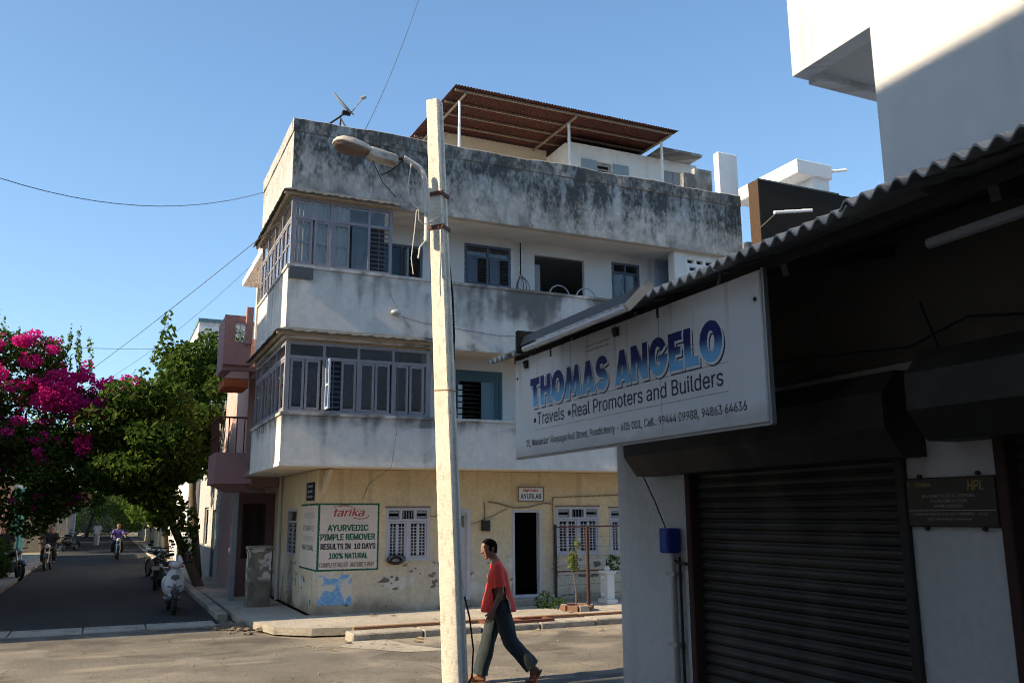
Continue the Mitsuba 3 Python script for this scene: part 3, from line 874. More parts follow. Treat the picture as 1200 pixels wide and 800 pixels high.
adline('100% NATURAL', 3.99, 4.77, 1.17, .105, 'green_paint')
adline('COMPLETE RELIEF-NATURE’S WAY', 3.80, 4.90, 1.01, .085, 'ink_brown', False, .12)
LX = lambda mesh, y, z, x: xform(mesh, (x, y, z), (0, -1, 0), (0, 0, 1), (-1, 0, 0))
for i, (t_, z, mat) in enumerate((('AYURVEDIC', 1.95, 'faint_ink'), ('PIMPLE', 1.7, 'ink_grey'), ('REMOVER', 1.5, 'faint_ink'), ('NATURAL', 1.32, 'green_paint'))):
    put(ad + '__lettering', LX(words(t_, 1.1, .1, .002, True), 18.75, z, XG - .0043), mat)
po = uniq(CH + '__torn_poster')
MB().box(3.80, 4.46, YG - .004, YG - .0006, .30, .86).put(po, 'blue_poster')
labels[po] = {'label': 'peeling remains of a blue poster below the advertisement'}
pl = tag(MB().box(XG - .03, XG - .004, 17.74, 18.42, 2.3, 2.66).put('street_plate', 'ink_navy'), 'small dark blue street name plate above the painted advertisement', 'street sign')
for i in range(3):
    q = MB()
    for j in range(5): q.box(XG - .033, XG - .0302, 18.3 - j * .1 - (.06, .08, .05)[(i + j) % 3], 18.3 - j * .1, 2.56 - i * .105, 2.61 - i * .105)
    k_ = q.put(pl + '__worn_lettering', 'plaque_white'); labels[k_] = {'kind': 'stuff'}
MB().cyl((3.69, 21.3, .1), (3.69, 21.3, ZS1), .04).put(CH + '__rain_pipe', 'offwhite_paint', 40)
# bracket under the first floor slab
MB().add(hull([(3.86, YG, 2.88), (3.95, YG, 2.88), (3.86, YG - .35, 2.88), (3.95, YG - .35, 2.88), (3.80, YG, 2.42), (3.88, YG, 2.42)])).put(CH + '__bracket', 'cream_paint')
# ---- roof terrace: room, red canopy on posts
PH = CH + '__roof_room'
put(PH, trimesh.util.concatenate([wall_x(10.25, 14.3, ZP0 + .2, 11.55, 18.75, .2, [(11.08, 11.54, 10.62, 11.14), (13.2, 13.85, 8.4, 11.25)]), MB().box(10.25, 10.4, 18.95, 21.2, ZP0 + .2, 11.6).box(14.1, 14.3, 18.95, 23, ZP0 + .2, 11.6).box(3.6, 10.25, 21.0, 21.2, ZP0 + .2, 11.2).box(10.3, 14.1, 21.0, 21.1, ZP0 + .2, 11.6).mesh()]), 'upper_plaster')
MB().box(6.95, 10.245, 20.05, 20.2, ZP0 + .2, 11.80).put(PH + '__rear_wall', 'cream_paint')
MB().box(12.75, 14.1, 18.2, 22.9, 11.56, 11.63).put(PH + '__canopy_slab', 'balcony_plaster')
k = uniq(PH + '__shutter') ; MB().box(10.6, 11.06, 18.70, 18.745, 10.62, 11.13).put(k, 'slate_shutter')
k = uniq(PH + '__shutter') ; MB().box(11.56, 12.03, 18.70, 18.745, 10.62, 11.13).put(k, 'slate_shutter')
q = MB()
for i in range(4): q.box(11.08, 11.54, 18.78, 18.8, 10.68 + i * .12, 10.705 + i * .12)
q.put(PH + '__grille', 'galvanised')
MB().box(13.2, 13.52, 18.8, 18.85, 8.4, 11.25).put(PH + '__door', 'grey_wood'); MB().box(13.535, 13.85, 18.8, 18.85, 8.4, 11.25).put(PH + '__door', 'grey_wood')
MB().box(13.1, 13.64, YF + .9, YF + 1.05, ZP0 + .2, 10.72).box(12.75, 13.1, YF + .9, YF + 1.05, ZP0 + .2, 10.55).put(CH + '__terrace_wall', 'balcony_plaster')
can = uniq(CH + '__canopy')
q = MB()
sheet_keys = []
for i in range(6):
    x0 = 6.62 + i * 1.03
    c = corrugated(1.08, 3.5, .076, .011, .004, 6)
    MB().add(xform(c, (x0, 17.5, 11.80), (1, 0, 0), (0, 1, .035), (0, 0, 1))).put(can + '__sheet', 'rust_sheet', 30)
for yy in (17.66, 18.35, 19.0, 19.65, 20.7): MB().box(6.66, 12.75, yy - .018, yy + .018, 11.725 + (yy - 17.5) * .035, 11.77 + (yy - 17.5) * .035).put(can + '__purlin', 'canopy_wood')
for xx in (6.9, 9.85, 12.63): MB().bar((xx, 17.6, 11.66), (xx, 20.9, 11.78), .04, .05).put(can + '__rafter', 'canopy_wood')
for xx in (6.9, 9.85, 12.63): MB().cyl((xx, 18.0, ZP0 + .2), (xx, 18.0, 11.66), .035, 12).put(can + '__post', 'white_paint', 40)
# small things fixed to the house
k = thing('wall_lamp', 'round bulkhead lamp on the second floor balcony wall', 'lamp')
MB().tube([(4.9, YF, 5.93), (4.9, YF - .1, 5.95)], .02, 8).put(k + '__bracket', 'iron', 30)
s = trimesh.creation.icosphere(2, .085); s.vertices *= (1.25, 1, .8); s.apply_translation((4.9, YF - .13, 5.93)); put(k + '__bowl', s, 'galvanised', True)
k = thing('clinic_sign', 'small white AYURLAB sign above the open doorway', 'sign')
MB().cbox(8.05, 8.66, YG - .06, YG - .004, 2.275, 2.575, .008).put(k + '__board', 'white_paint')
q = MB(); frame_x(q, 8.04, 8.67, 2.265, 2.585, YG - .07, .025, .012); q.put(k + '__frame', 'ink_brown')
put(k + '__lettering', FX(words('AYURLAB', .5, .105, .003, True), 8.105, 2.33, YG - .0603), 'ink_black')
put(k + '__lettering', FX(words('Naturals', .36, .06, .003, True), 8.17, 2.48, YG - .0603), 'red_paint')
k = thing('electric_meter', 'dark electric meter beside a blank cream panel left of the doorway', 'meter')
MB().cbox(7.2, 7.38, YG - .10, YG - .004, 1.66, 1.88, .012).put(k + '__case', 'iron'); MB().box(7.4, 7.78, YG - .03, YG - .004, 1.62, 1.9).put(k + '__panel', 'yellow_plaster')
k = thing('wire_bundle', 'tangled dark wire bundle hanging at the corner of the left grille window', 'wire bundle')
q = MB()
for i in range(9):
    a = np.linspace(0, 2 * math.pi, 18); rr = .09 + RNG.uniform(-.03, .04)
    q.tube(np.c_[5.33 + rr * 1.5 * np.cos(a), YG - .05 - RNG.uniform(0, .05) + .02 * np.sin(2 * a), 1.12 + rr * .75 * np.sin(a) + RNG.uniform(-.02, .02)], .009, 5)
q.put(k + '__coil', 'cable', 40)
k = thing('hanging_cable', 'bundle of loose cable dangling beside the open balcony doorway on the top floor', 'cable')
q = MB().tube([(8.15, YG - .06, 8.1), (8.15, YG - .06, 7.35)], .014, 6)
for i in range(3):
    a = np.linspace(-.5, math.pi + .5, 14); q.tube(np.c_[8.15 + (.07 + .05 * i) * np.cos(a) + .02 * i, np.full(14, YG - .07 - .012 * i), 6.98 + .36 * np.sin(a) * (1 - .1 * i)], .008, 5)
q.put(k + '__loop', 'cable', 40)
for i in range(2):
    k = thing('balcony_chair', ('tubular chair back on the top balcony, nearer the hanging cable', 'tubular chair back on the top balcony, farther from the hanging cable')[i], 'chair', 'tubular chairs on the top balcony')
    x0 = 8.62 + i * .68; a = np.linspace(0, math.pi, 16)
    MB().tube(np.c_[x0 + .25 - .25 * np.cos(a), np.full(16, YF + .45), 6.80 + .24 * np.sin(a)], .014, 8).tube([(x0, YF + .45, 6.80), (x0, YF + .4, 5.45)], .014, 8).tube([(x0 + .5, YF + .45, 6.80), (x0 + .5, YF + .4, 5.45)], .014, 8).put(k + '__frame', 'galvanised', 40)
    MB().cbox(x0 + .01, x0 + .49, YF + .36, YF + .43, 6.3, 6.68, .01).cbox(x0, x0 + .5, YF + .36, YG - .12, 5.85, 5.89, .01).put(k + '__seat', 'grey_wood')
    MB().tube([(x0 + .02, YG - .15, 5.86), (x0 + .02, YG - .12, 5.45)], .012, 6).tube([(x0 + .48, YG - .15, 5.86), (x0 + .48, YG - .12, 5.45)], .012, 6).put(k + '__leg', 'galvanised', 40)
# satellite dish on the parapet
k = thing('satellite_dish', 'satellite dish seen edge on standing on the parapet', 'satellite dish')
dc = np.array([3.93, 17.0, 10.38]); ax = np.array([.72, .12, .70]); ax /= np.linalg.norm(ax)
n_, v, f = 24, [], []
e1 = np.cross(ax, [0, 1, 0]); e1 /= np.linalg.norm(e1); e2 = np.cross(ax, e1)
ax = np.array([.60, -.45, .62]); ax /= np.linalg.norm(ax); e1 = np.cross(ax, [0, 1, 0]); e1 /= np.linalg.norm(e1); e2 = np.cross(ax, e1)
dish_c = np.array([3.86, 17.0, 10.50])
for rr in (0, .12, .24, .34):
    for j in range(n_):
        a = 2 * math.pi * j / n_; v.append(dish_c + e1 * rr * math.cos(a) + e2 * rr * math.sin(a) + ax * (.5 * rr * rr))
for i in range(3):
    for j in range(n_):
        a, b = i * n_ + j, i * n_ + (j + 1) % n_; f += [(a, b, b + n_), (a, b + n_, a + n_)]
MB().vf(v, f).vf(np.array(v) - ax * .012, [(c, b, a) for a, b, c in f]).put(k + '__reflector', 'galvanised', 40)
MB().cbox(3.87, 4.05, 16.96, 17.06, 10.30, 10.38, .01).tube([(3.62, 17.05, 10.05), (3.82, 17, 10.22), (3.93, 17, 10.33)], .022, 8).tube([(3.85, 17.3, 9.5), (3.86, 17.05, 10.22)], .018, 6).tube([(3.62, 17.05, 10.05), (3.45, 16.6, 9.65)], .018, 6).tube([(3.84, 17., 10.2), (3.88, 16.5, 9.72)], .015, 6).put(k + '__mount', 'iron', 40)
MB().tube([(4.03, 17, 10.31), (4.30, 17, 10.74)], .013, 6).tube([(4.26, 17, 10.72), (4.36, 17, 10.79)], .04, 8).put(k + '__feed_arm', 'grey_wood', 40)
# cables along the walls
k = thing('wall_conduit', 'thin dark conduit running above the doorway and the right grille window', 'conduit')
MB().tube([(7.35, YG - .03, 2.27), (7.6, YG - .03, 2.23), (7.95, YG - .03, 2.14), (8.3, YG - .03, 2.15), (8.7, YG - .03, 2.24), (8.86, YG - .03, 2.22)], .014, 6).tube([(8.9, YG - .03, .3), (8.9, YG - .03, 2.36), (10.7, YG - .03, 2.42)], .014, 6).put(k + '__pipe', 'ink_brown', 40)
MB().tube([(7.28, YG - .02, 2.24), (7.28, YG - .02, 1.88)], .01, 6).tube([(6.97, YG - .02, 1.8), (7.5, YG - .025, 1.98), (7.8, YG - .02, 2.12)], .007, 5).tube([(6.05, YG - .03, 1.98), (6.45, YG - .035, 1.96)], .008, 5).put(k + '__wire', 'ink_brown', 40)
k = thing('wall_cable', 'thin cable drooping down the balcony fronts near the concrete pole', 'cable')
MB().tube([(4.72, YF - .02, 6.62), (4.86, YF - .03, 6.2), (5.3, YF - .03, 5.55)], .005, 5).tube([(4.95, YF - .03, 5.9), (5.6, YF - .03, 5.78), (7.2, YF - .04, 5.66), (9.0, YF - .03, 5.75)], .006, 5).tube([(4.98, YF - .03, 5.3), (4.99, YF - .04, 3.6), (4.9, YF - .03, 2.9), (4.75, YG - .02, 2.62), (4.62, YG - .02, 2.3)], .005, 5).put(k + '__line', 'cable_grey', 40)

# ---- things on the pavement in front of the house
k = thing('metal_frame', 'rust brown iron gate frame with horizontal wires guarding the right window', 'frame')
MB().cbox(8.735, 8.79, 15.57, 15.625, .12, 1.76, .006).put(k + '__post', 'dark_rust')
MB().cbox(8.86, 8.91, 17.2, 17.25, .12, 1.78, .006).put(k + '__post', 'iron')
q = MB().bar((8.90, 17.2, 1.72), (13.0, 17.2, 1.75), .03, .03).bar((8.90, 17.2, .78), (13.0, 17.2, .80), .03, .03)
q.put(k + '__rail', 'rusty_iron')
q = MB()
for i in range(7): q.bar((8.92, 17.22, .3 + i * .2), (13., 17.22, .3 + i * .2), .006, .006)
q.put(k + '__wire', 'iron')
# sapling in a brick ring
k = thing('sapling', 'young pale leaved sapling in a low brick ring beside the iron frame', 'plant')
q = MB(); st = [(8.62, 15.85, .1), (8.63, 15.86, .5), (8.58, 15.87, .85), (8.6, 15.86, 1.15), (8.68, 15.84, 1.5)]
q.tube(st, [.02, .016, .013, .01, .006], 8).tube([st[2], (8.5, 15.8, 1.1)], .008, 6).tube([st[3], (8.72, 15.9, 1.35)], .006, 6).put(k + '__stem', 'bark', 40)


def leaves(key, centres, n, size, mat, seed, aspect=.55, hang=0.0, surf=.55):
    """n small folded leaves spread in ellipsoidal clumps centres = [(x,y,z,rx,ry,rz)]"""
    g = np.random.default_rng(seed)
    c = np.array(centres, float); vol = c[:, 3] * c[:, 4] * c[:, 5]
    idx = g.choice(len(c), n, p=vol / vol.sum())
    d = g.normal(size=(n, 3)); d /= np.linalg.norm(d, axis=1, keepdims=True)
    rad = np.where(g.random(n) < surf, g.uniform(.75, 1.05, n), g.random(n) ** (1 / 3) * .9)
    pos = c[idx, :3] + d * rad[:, None] * c[idx, 3:6]
    a = g.normal(size=(n, 3)); a[:, 2] -= hang; a /= np.linalg.norm(a, axis=1, keepdims=True)
    up = d * .6 + g.normal(size=(n, 3)) * .6 + [0, 0, .45]
    b = np.cross(a, up); b /= np.linalg.norm(b, axis=1, keepdims=True) + 1e-9
    nn = np.cross(b, a)
    s = size * g.uniform(.6, 1.35, n)[:, None]; w = s * aspect
    p0 = pos - a * s * .5; p2 = pos + a * s * .5
    l = pos + b * w * .5 + nn * w * .18; r_ = pos - b * w * .5 + nn * w * .18
    v = np.stack([p0, l, p2, r_], 1).reshape(-1, 3); o = np.arange(n)[:, None] * 4
    f = np.vstack([o + [0, 2, 1], o + [0, 3, 2]])
    return put(key, trimesh.Trimesh(v, f, process=False), mat)


leaves(k + '__foliage', [(8.58, 15.86, 1.12, .1, .1, .22), (8.5, 15.8, 1.05, .08, .08, .2), (8.7, 15.87, 1.4, .07, .07, .15), (8.62, 15.86, .95, .07, .07, .12)], 190, .085, 'leaf_pale', 5, .5, .5)
q = MB()
for i in range(8):
    a = i * math.pi / 4; t_ = trimesh.creation.box((.2, .1, .11)); t_.apply_transform(trimesh.transformations.rotation_matrix(a + math.pi / 2, (0, 0, 1))); t_.apply_translation((8.62 + .27 * math.cos(a), 15.82 + .27 * math.sin(a), .18)); 
    put(k + '__brick', t_, 'brick_dull' if i % 3 else 'concrete')
tag(leaves('low_plant', [(8.25, 16.5, .25, .22, .25, .2), (8.45, 16.2, .2, .15, .2, .14)], 260, .09, 'leaf_dark', 6, .4), 'low dark green plants at the foot of the right window', 'plant')
k = thing('baluster_pillar', 'short white pillar with a shaped side standing on the pavement right of the sapling', 'pillar')
MB().cbox(9.72, 9.98, 16.5, 16.9, .125, .22, .012).cbox(9.76, 9.94, 16.55, 16.85, .22, .74, .012).cbox(9.73, 9.97, 16.52, 16.88, .74, .80, .012).put(k + '__shaft', 'white_paint')
q = MB()
for (z, rr) in ((.84, .06), (.30, .05), (.66, .05)):
    t_ = trimesh.creation.icosphere(2, rr); t_.apply_translation((9.85 if z > .8 else 9.75, 16.7, z)); q.add(t_)
q.put(k + '__knob', 'white_paint', True)
tag(leaves('pot_plant', [(10.15, 16.9, .95, .18, .2, .16)], 120, .09, 'leaf_dark', 8, .45), 'small dark bush behind the white pillar', 'plant')
# weathered gate post on the left pavement
k = thing('gate_post', 'squat stone gate post with torn white poster scraps', 'gate post')
t_ = trimesh.creation.box((.46, .42, 1.2)).subdivide().subdivide().subdivide()
t_.vertices += (np.array([meshkit.noise(t_.vertices * 9, i) for i in (1, 2, 3)]).T - .5) * .035
t_.apply_translation((3.02, 19.7, .7)); put(k + '__shaft', t_, 'post_stone', 30)
MB().cbox(2.76, 3.29, 19.46, 19.94, 1.30, 1.37, .02).put(k + '__cap', 'post_stone')

# ================================================================= concrete pole with street lamp
CP = thing('concrete_pole', 'tall square precast concrete pole in the sun in front of the building', 'utility pole')
p0, p1 = np.array([3.83, 10.0, -.1]), np.array([3.485, 10.0, 7.29])
def pole_ring(t, groove):
    c = p0 + (p1 - p0) * t; w = (.235 + (.165 - .235) * t) / 2
    th = math.radians(42)
    nb = np.array([-math.cos(th), -math.sin(th), 0]); ng = np.array([math.sin(th), -math.cos(th), 0])
    ch = .012
    pts = [(-w, -w + ch), (-w + ch, -w), (-w * .42, -w), (-w * .30, -w + groove), (w * .30, -w + groove), (w * .42, -w), (w - ch, -w), (w, -w + ch), (w, w - ch), (w - ch, w), (-w + ch, w), (-w, w - ch)]
    # local a along nb (bright face at +), b along ng
    return [c - nb * a * -1 * 1.0 + ng * (-b) for a, b in pts]
ts = np.linspace(0, 1, 90); v = []
for t in ts:
    ring = np.array(pole_ring(t, .030 if .02 < t < .995 else .004))
    n1 = (np.array([meshkit.noise(ring * 13 + 3, 1), meshkit.noise(ring * 13 + 3, 2)]).T - .5) * .008
    ring[:, :2] += n1 * .5; v.append(ring)
v = np.vstack(v); N = 12; f = []
for i in range(len(ts) - 1):
    for j in range(N):
        a, b = i * N + j, i * N + (j + 1) % N; f += [(a, b, b + N), (a, b + N, a + N)]
o = (len(ts) - 1) * N
f += [(o, o + j, o + j + 1) for j in range(1, N - 1)]
t_ = trimesh.Trimesh(v, f, process=False)
cen = v.reshape(len(ts), N, 3).mean(1)[40]
fn = t_.face_normals[40 * 24:41 * 24]; fc = t_.triangles_center[40 * 24:41 * 24] - cen
if (fn * fc).sum() < 0: t_.invert()
put(CP + '__shaft', t_, 'pole_concrete', False)
def pole_c(z): return p0 + (p1 - p0) * ((z + .1) / 7.39)
def clamp(z, key, mat, r=1.0, h=.05):
    c = pole_c(z); w = (.235 - .07 * (z + .1) / 7.39) / 2 + .012 * r
    th = math.radians(42); nb = np.array([-math.cos(th), -math.sin(th), 0]); ng = np.array([math.sin(th), -math.cos(th), 0])
    q = MB()
    cs = [c + nb * a * w + ng * b * w for a, b in ((1, 1), (1, -1), (-1, -1), (-1, 1))]
    for i in range(4): q.bar(cs[i], cs[(i + 1) % 4], .012 * r, h)
    q.cyl(cs[0] - nb * .0, cs[0] + (nb + ng) * .05, .012 * r, 6)
    return q.put(key, mat)
clamp(6.0, CP + '__clamp', 'rusty_iron'); clamp(5.56, CP + '__clamp', 'rusty_iron')
k = clamp(3.49, CP + '__wire_tie', 'rusty_edge', .35, .012)
SL = thing('street_lamp', 'old cobra head street lamp on a bent pipe clamped to the concrete pole', 'street lamp')
c6 = pole_c(6.0)
px = 3.375
arc = [(px, 9.93, 5.36), (px, 9.93, 6.0)] + [(px - .14 * (1 - math.cos(a)) - .02, 9.93, 6.05 + .28 * math.sin(a)) for a in np.linspace(.1, 1.25, 8)] + [(3.06, 9.93, 6.41)]
MB().tube(arc, .034, 12).put(SL + '__arm', 'offwhite_paint', 40)
MB().tube([(3.10, 9.93, 6.40), (2.93, 9.93, 6.385)], .022, 10).put(SL + '__spigot', 'iron', 40)
def sec(x, yc, zc, hw, up, dn, n=14, pw=2.6):
    out = []
    for i in range(n):
        a = 2 * math.pi * i / n; c_, s_ = math.cos(a), math.sin(a)
        yy = hw * math.copysign(abs(c_) ** (2 / pw), c_); zz = (up if s_ > 0 else dn) * math.copysign(abs(s_) ** (2 / pw), s_)
        out.append((x, yc + yy, zc + zz))
    return out
def loft(secs):
    n = len(secs[0]); v = np.vstack(secs); f = []
    for i in range(len(secs) - 1):
        for j in range(n):
            a, b = i * n + j, i * n + (j + 1) % n; f += [(a, b, b + n), (a, b + n, a + n)]
    f += [(0, j + 1, j) for j in range(1, n - 1)]; o = (len(secs) - 1) * n; f += [(o, o + j, o + j + 1) for j in range(1, n - 1)]
    t = trimesh.Trimesh(v, f, process=False); t.fix_normals(); return t
lz = lambda x: 6.43 - .12 * (x - 2.2)
put(SL + '__lamp_head', loft([sec(x, 9.93, lz(x) + .03, w, u, .02) for x, w, u in ((2.16, .05, .015), (2.19, .11, .05), (2.26, .145, .085), (2.38, .15, .10), (2.52, .13, .085), (2.62, .10, .055))]), 'lamp_grey', 35)
put(SL + '__gear_box', loft([sec(x, 9.93, lz(x) + .005, w, u, d, 14, 5) for x, w, u, d in ((2.60, .085, .055, .05), (2.63, .105, .075, .065), (2.94, .095, .065, .06), (2.97, .08, .05, .05))]), 'lamp_grey', 35)
put(SL + '__bowl', loft([sec(x, 9.93, lz(x) + .015, w, .006, d) for x, w, d in ((2.18, .06, .02), (2.24, .12, .06), (2.36, .135, .085), (2.5, .115, .06), (2.6, .07, .02))]), 'ink_brown', 35)
s = trimesh.creation.icosphere(1, .022); s.apply_translation((2.66, 9.9, lz(2.66) - .065)); put(SL + '__latch', s, 'chrome', True)
LW = thing('lamp_wire', 'pale loose wiring looping beside the street lamp pipe', 'wire')
q = MB()
q.tube([(3.15, 9.9, 6.33), (3.1, 9.88, 6.0), (3.14, 9.87, 5.83), (3.24, 9.87, 5.74), (3.36, 9.87, 5.70), (3.48, 9.86, 5.80)], .008, 6)
q.tube([(3.24, 9.87, 5.76), (3.25, 9.87, 5.6), (3.32, 9.87, 5.55), (3.44, 9.87, 5.62), (3.6, 9.86, 5.74)], .007, 6)
q.tube([(3.22, 9.87, 5.72), (3.2, 9.88, 5.45), (3.17, 9.9, 5.1), (3.2, 9.9, 4.9)], .006, 6).tube([(3.35, 9.87, 5.35), (3.27, 9.87, 5.25), (3.25, 9.87, 5.1)], .01, 6)
q.put(LW + '__loop', 'offwhite_paint', 40)
MB().tube([(3.06, 9.93, 6.38), (2.9, 9.95, 6.22), (2.78, 9.95, 6.14)], .008, 5).tube([(2.66, 9.93, 6.3), (2.8, 9.95, 6.05), (2.98, 9.96, 5.88)], .006, 5).put(LW + '__lead', 'cable', 40)
k = thing('ground_hose', 'black cable sagging along the right side of the concrete pole', 'cable')
MB().tube([pole_c(1.05) + [.15, -.02, 0], pole_c(.8) + [.2, -.03, 0], pole_c(.45) + [.23, -.03, 0], pole_c(.15) + [.2, -.03, 0], pole_c(0) + [.12, -.03, .0]], .011, 8).put(k + '__lower_run', 'rubber', 40)
MB().tube([pole_c(5.1) + [.12, 0, 0], pole_c(4.7) + [.15, 0, 0], pole_c(4.2) + [.15, 0, 0], pole_c(3.9) + [.13, 0, 0]], .014, 8).put(k + '__upper_run', 'rubber', 40)

# ================================================================= the shop on the right
SH = thing('shop_building', 'single storey shop with grey plaster wall and dark rolling shutters', 'building')
XW = 4.3
put(SH + '__front_wall', wall_y(-3.5, 7.05, -.05, 3.75, XW, .25, [(3.80, 5.94, .1, 2.55), (.9, 3.16, .1, 2.6)]), 'shop_plaster')
MB().box(XW - .012, XW - .0015, -3.45, 7.04, 2.88, 3.74).put(SH + '__shade_band', 'shaded_plaster')  # dark layer that paints the roof shadow onto the wall
put(SH + '__end_wall', MB().box(XW + .25, 9.0, 6.8, 7.05, 0, 3.75).box(XW + .6, 9.0, -3.5, 6.8, 3.3, 3.4).mesh(), 'shop_plaster')
put(SH + '__plinth', MB().cbox(3.85, XW - .002, -3.5, 7.05, -.03, .16, .015).mesh(), 'concrete')
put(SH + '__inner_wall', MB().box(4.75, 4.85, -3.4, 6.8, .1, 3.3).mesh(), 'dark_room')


def rolling_shutter(y0, y1, z0, z1, lab):
    s_ = uniq(SH + '__rolling_shutter')
    x = XW + .07
    MB().cbox(XW - .03, XW + .10, y1 - .015, y1 + .055, z0, z1, .008).put(s_ + '__guide_rail', 'dark_rust'); MB().cbox(XW - .03, XW + .10, y0 - .055, y0 + .015, z0, z1, .008).put(s_ + '__guide_rail', 'iron')
    n = int((z1 - z0) / .077); h = (z1 - z0) / n
    prof = [(0, 0), (-.016, h * .18), (-.022, h * .42), (-.016, h * .68), (-.003, h * .84), (.0, h * .97)]
    base = []
    for (dx, dz) in prof: base += [(dx, 0), (dx, 1)]
    v = []
    for yy in (y0 + .01, y1 - .01):
        for dx, dz in prof: v.append((dx, yy, dz))
        for dx, dz in reversed(prof): v.append((dx + .004, yy, dz))
    N = len(prof) * 2; f = []
    for j in range(N): a, b = j, (j + 1) % N; f += [(a, b, b + N), (a, b + N, a + N)]
    t = trimesh.Trimesh(v, f, process=False)
    t.fix_normals()
    d = mikit.ply(t, 'shutter_paint')
    for i in range(n):
        key = uniq(s_ + '__slat')
        scene[key] = {**d, 'to_world': mi.ScalarTransform4f().translate([x, 0, z0 + i * h])}
    return s_
rolling_shutter(3.83, 5.92, .14, 2.42, '')
rolling_shutter(.95, 3.13, .14, 2.5, '')


def housing(y0, y1, zc, r, key, out=.32):
    """octagonal sheet metal box that holds a rolled shutter, in front of the wall"""
    prof = [(XW - .002, zc + r), (XW - out * .62, zc + r), (XW - out, zc + r * .45), (XW - out, zc - r * .35), (XW - out * .62, zc - r), (XW - .002, zc - r)]
    secs = [[(a, y, b) for a, b in prof] for y in (y0, y1)]
    t = loft(secs); h = put(SH + '__' + key, t, 'shutter_paint')
    return h
housing(3.62, 6.42, 2.56, .25, 'shutter_housing')
h2 = housing(.8, 3.42, 2.63, .25, 'shutter_housing', .36)
# corrugated asbestos roof: separate sheets on purlins
rf = SH + '__roof'
rs = random.Random(5)
y = -3.2
i = 0
while y < 7.6:
    L = 1.05 + (0 if y + 1.05 < 7.6 else 0)
    dz = rs.uniform(-.008, .008) + .008 * (i % 2); dx = rs.uniform(-.03, .03)
    c = corrugated(min(1.10, 7.75 - y), 2.3, .105, .022, .013, 8)
    MB().add(xform(c, (3.30 + dx, y, 3.505 - (y - 3) * .012 + dz), (0, 1, 0), (.94, 0, .33), (0, 0, 1))).put(rf + '__sheet', 'asbestos', 40)
    y += L; i += 1
for xx in (3.5, 4.1, 4.7): MB().box(xx, xx + .06, -3.3, 7.6, 3.43 + (xx - 3.3) * .35 - .07, 3.43 + (xx - 3.3) * .35).put(rf + '__purlin', 'dark_wood')
for yy in (1.2, 2.4, 3.72, 5.6, 7.2): MB().bar((3.42, yy, 3.36), (XW + .3, yy, 3.66), .05, .07).put(rf + '__rafter', 'dark_wood')
MB().tube([(3.6, 2.9, 3.30), (3.6, .6, 3.32)], .028, 8).put(rf + '__pipe', 'grey_wood', 40)
# loose wires under the roof
k = thing('shop_wiring', 'loose dark wires strung along the wall under the corrugated roof', 'wire')
MB().tube([(4.24, 6.0, 3.0), (4.22, 5.0, 3.06), (4.22, 4.2, 3.0), (4.22, 3.6, 2.95), (4.22, 3.2, 3.05), (4.22, 2.6, 2.95)], .008, 5).tube([(4.22, 3.5, 3.2), (4.22, 3.4, 2.9), (4.24, 3.7, 2.72)], .008, 5).put(k + '__line', 'cable', 40)
# blue meter box and conduit
k = thing('electric_box', 'small blue electric box on the grey shop wall', 'electric box')
MB().cbox(4.17, 4.296, 6.08, 6.22, 1.68, 1.88, .012).put(k + '__case', 'blue_box')
MB().cbox(4.165, 4.17, 6.1, 6.2, 1.70, 1.86, .002).put(k + '__lid', 'blue_box')
k = thing('conduit', 'grey conduit pipe running down from the blue box', 'pipe')
MB().cyl((4.255, 6.15, -.02), (4.255, 6.15, 1.68), .028, 12).put(k + '__pipe', 'galvanised', 40)
MB().cyl((4.27, 6.075, 0), (4.27, 6.075, 1.65), .012, 8).tube([(4.26, 6.12, 1.62), (4.26, 6.07, 1.6), (4.26, 5.97, 1.6)], .012, 8).put(k + '__side_pipe', 'iron', 40)
q = MB()
for z in (1.5, .95, .45): q.box(4.22, 4.299, 6.09, 6.21, z, z + .03)
q.put(k + '__clip', 'galvanised')
k = thing('box_wire', 'thin wire from the shutter housing down to the blue box', 'wire')
MB().tube([(4.12, 6.38, 2.36), (4.2, 6.3, 2.1), (4.23, 6.2, 1.88)], .006, 5).put(k + '__line', 'cable', 40)
# dark plaque between the two shutters
k = thing('wall_plaque', 'dark name plaque with gold and white lettering between the shop shutters', 'plaque')
MB().cbox(XW - .028, XW - .004, 3.19, 3.77, 1.915, 2.19, .006).put(k + '__board', 'plaque')
MB().cyl((XW - .02, 3.68, 2.2), (XW, 3.68, 2.2), .012, 8).cyl((XW - .02, 3.3, 2.205), (XW, 3.3, 2.205), .012, 8).cyl((XW - .02, 3.66, 1.905), (XW, 3.66, 1.905), .012, 8).cyl((XW - .02, 3.29, 1.905), (XW, 3.29, 1.905), .012, 8).put(k + '__fixing', 'iron')
PX = XW - .0282
put(k + '__lettering', LX(words('T. VISWA', .16, .022, .0016, True), 3.755, 2.14, PX), 'plaque_gold')
put(k + '__lettering', LX(words('HPL', .1, .05, .0016, True, .15), 3.36, 2.115, PX), 'plaque_gold')
for t_, w_, z in (('WELCOME TOURISTS, VISITORS', .34, 2.078), ('WOOD FIRED OVEN', .24, 2.05), ('SPARE RENTING', .19, 2.022)): put(k + '__lettering', LX(words(t_, w_, .016, .0016), 3.49 + w_ / 2, z, PX), 'plaque_white')
MB().box(PX - .0016, PX, 3.2, 3.76, 2.004, 2.008).put(k + '__rule', 'plaque_white')
put(k + '__lettering', LX(words('6, MANAKULAR VINAYAGAR KOIL STREET, PONDICHERRY - 605 001', .48, .013, .0016), 3.73, 1.98, PX), 'plaque_white')
put(k + '__lettering', LX(words('CELL : 99444 09988, 94863 64636', .28, .013, .0016), 3.63, 1.952, PX), 'plaque_white')

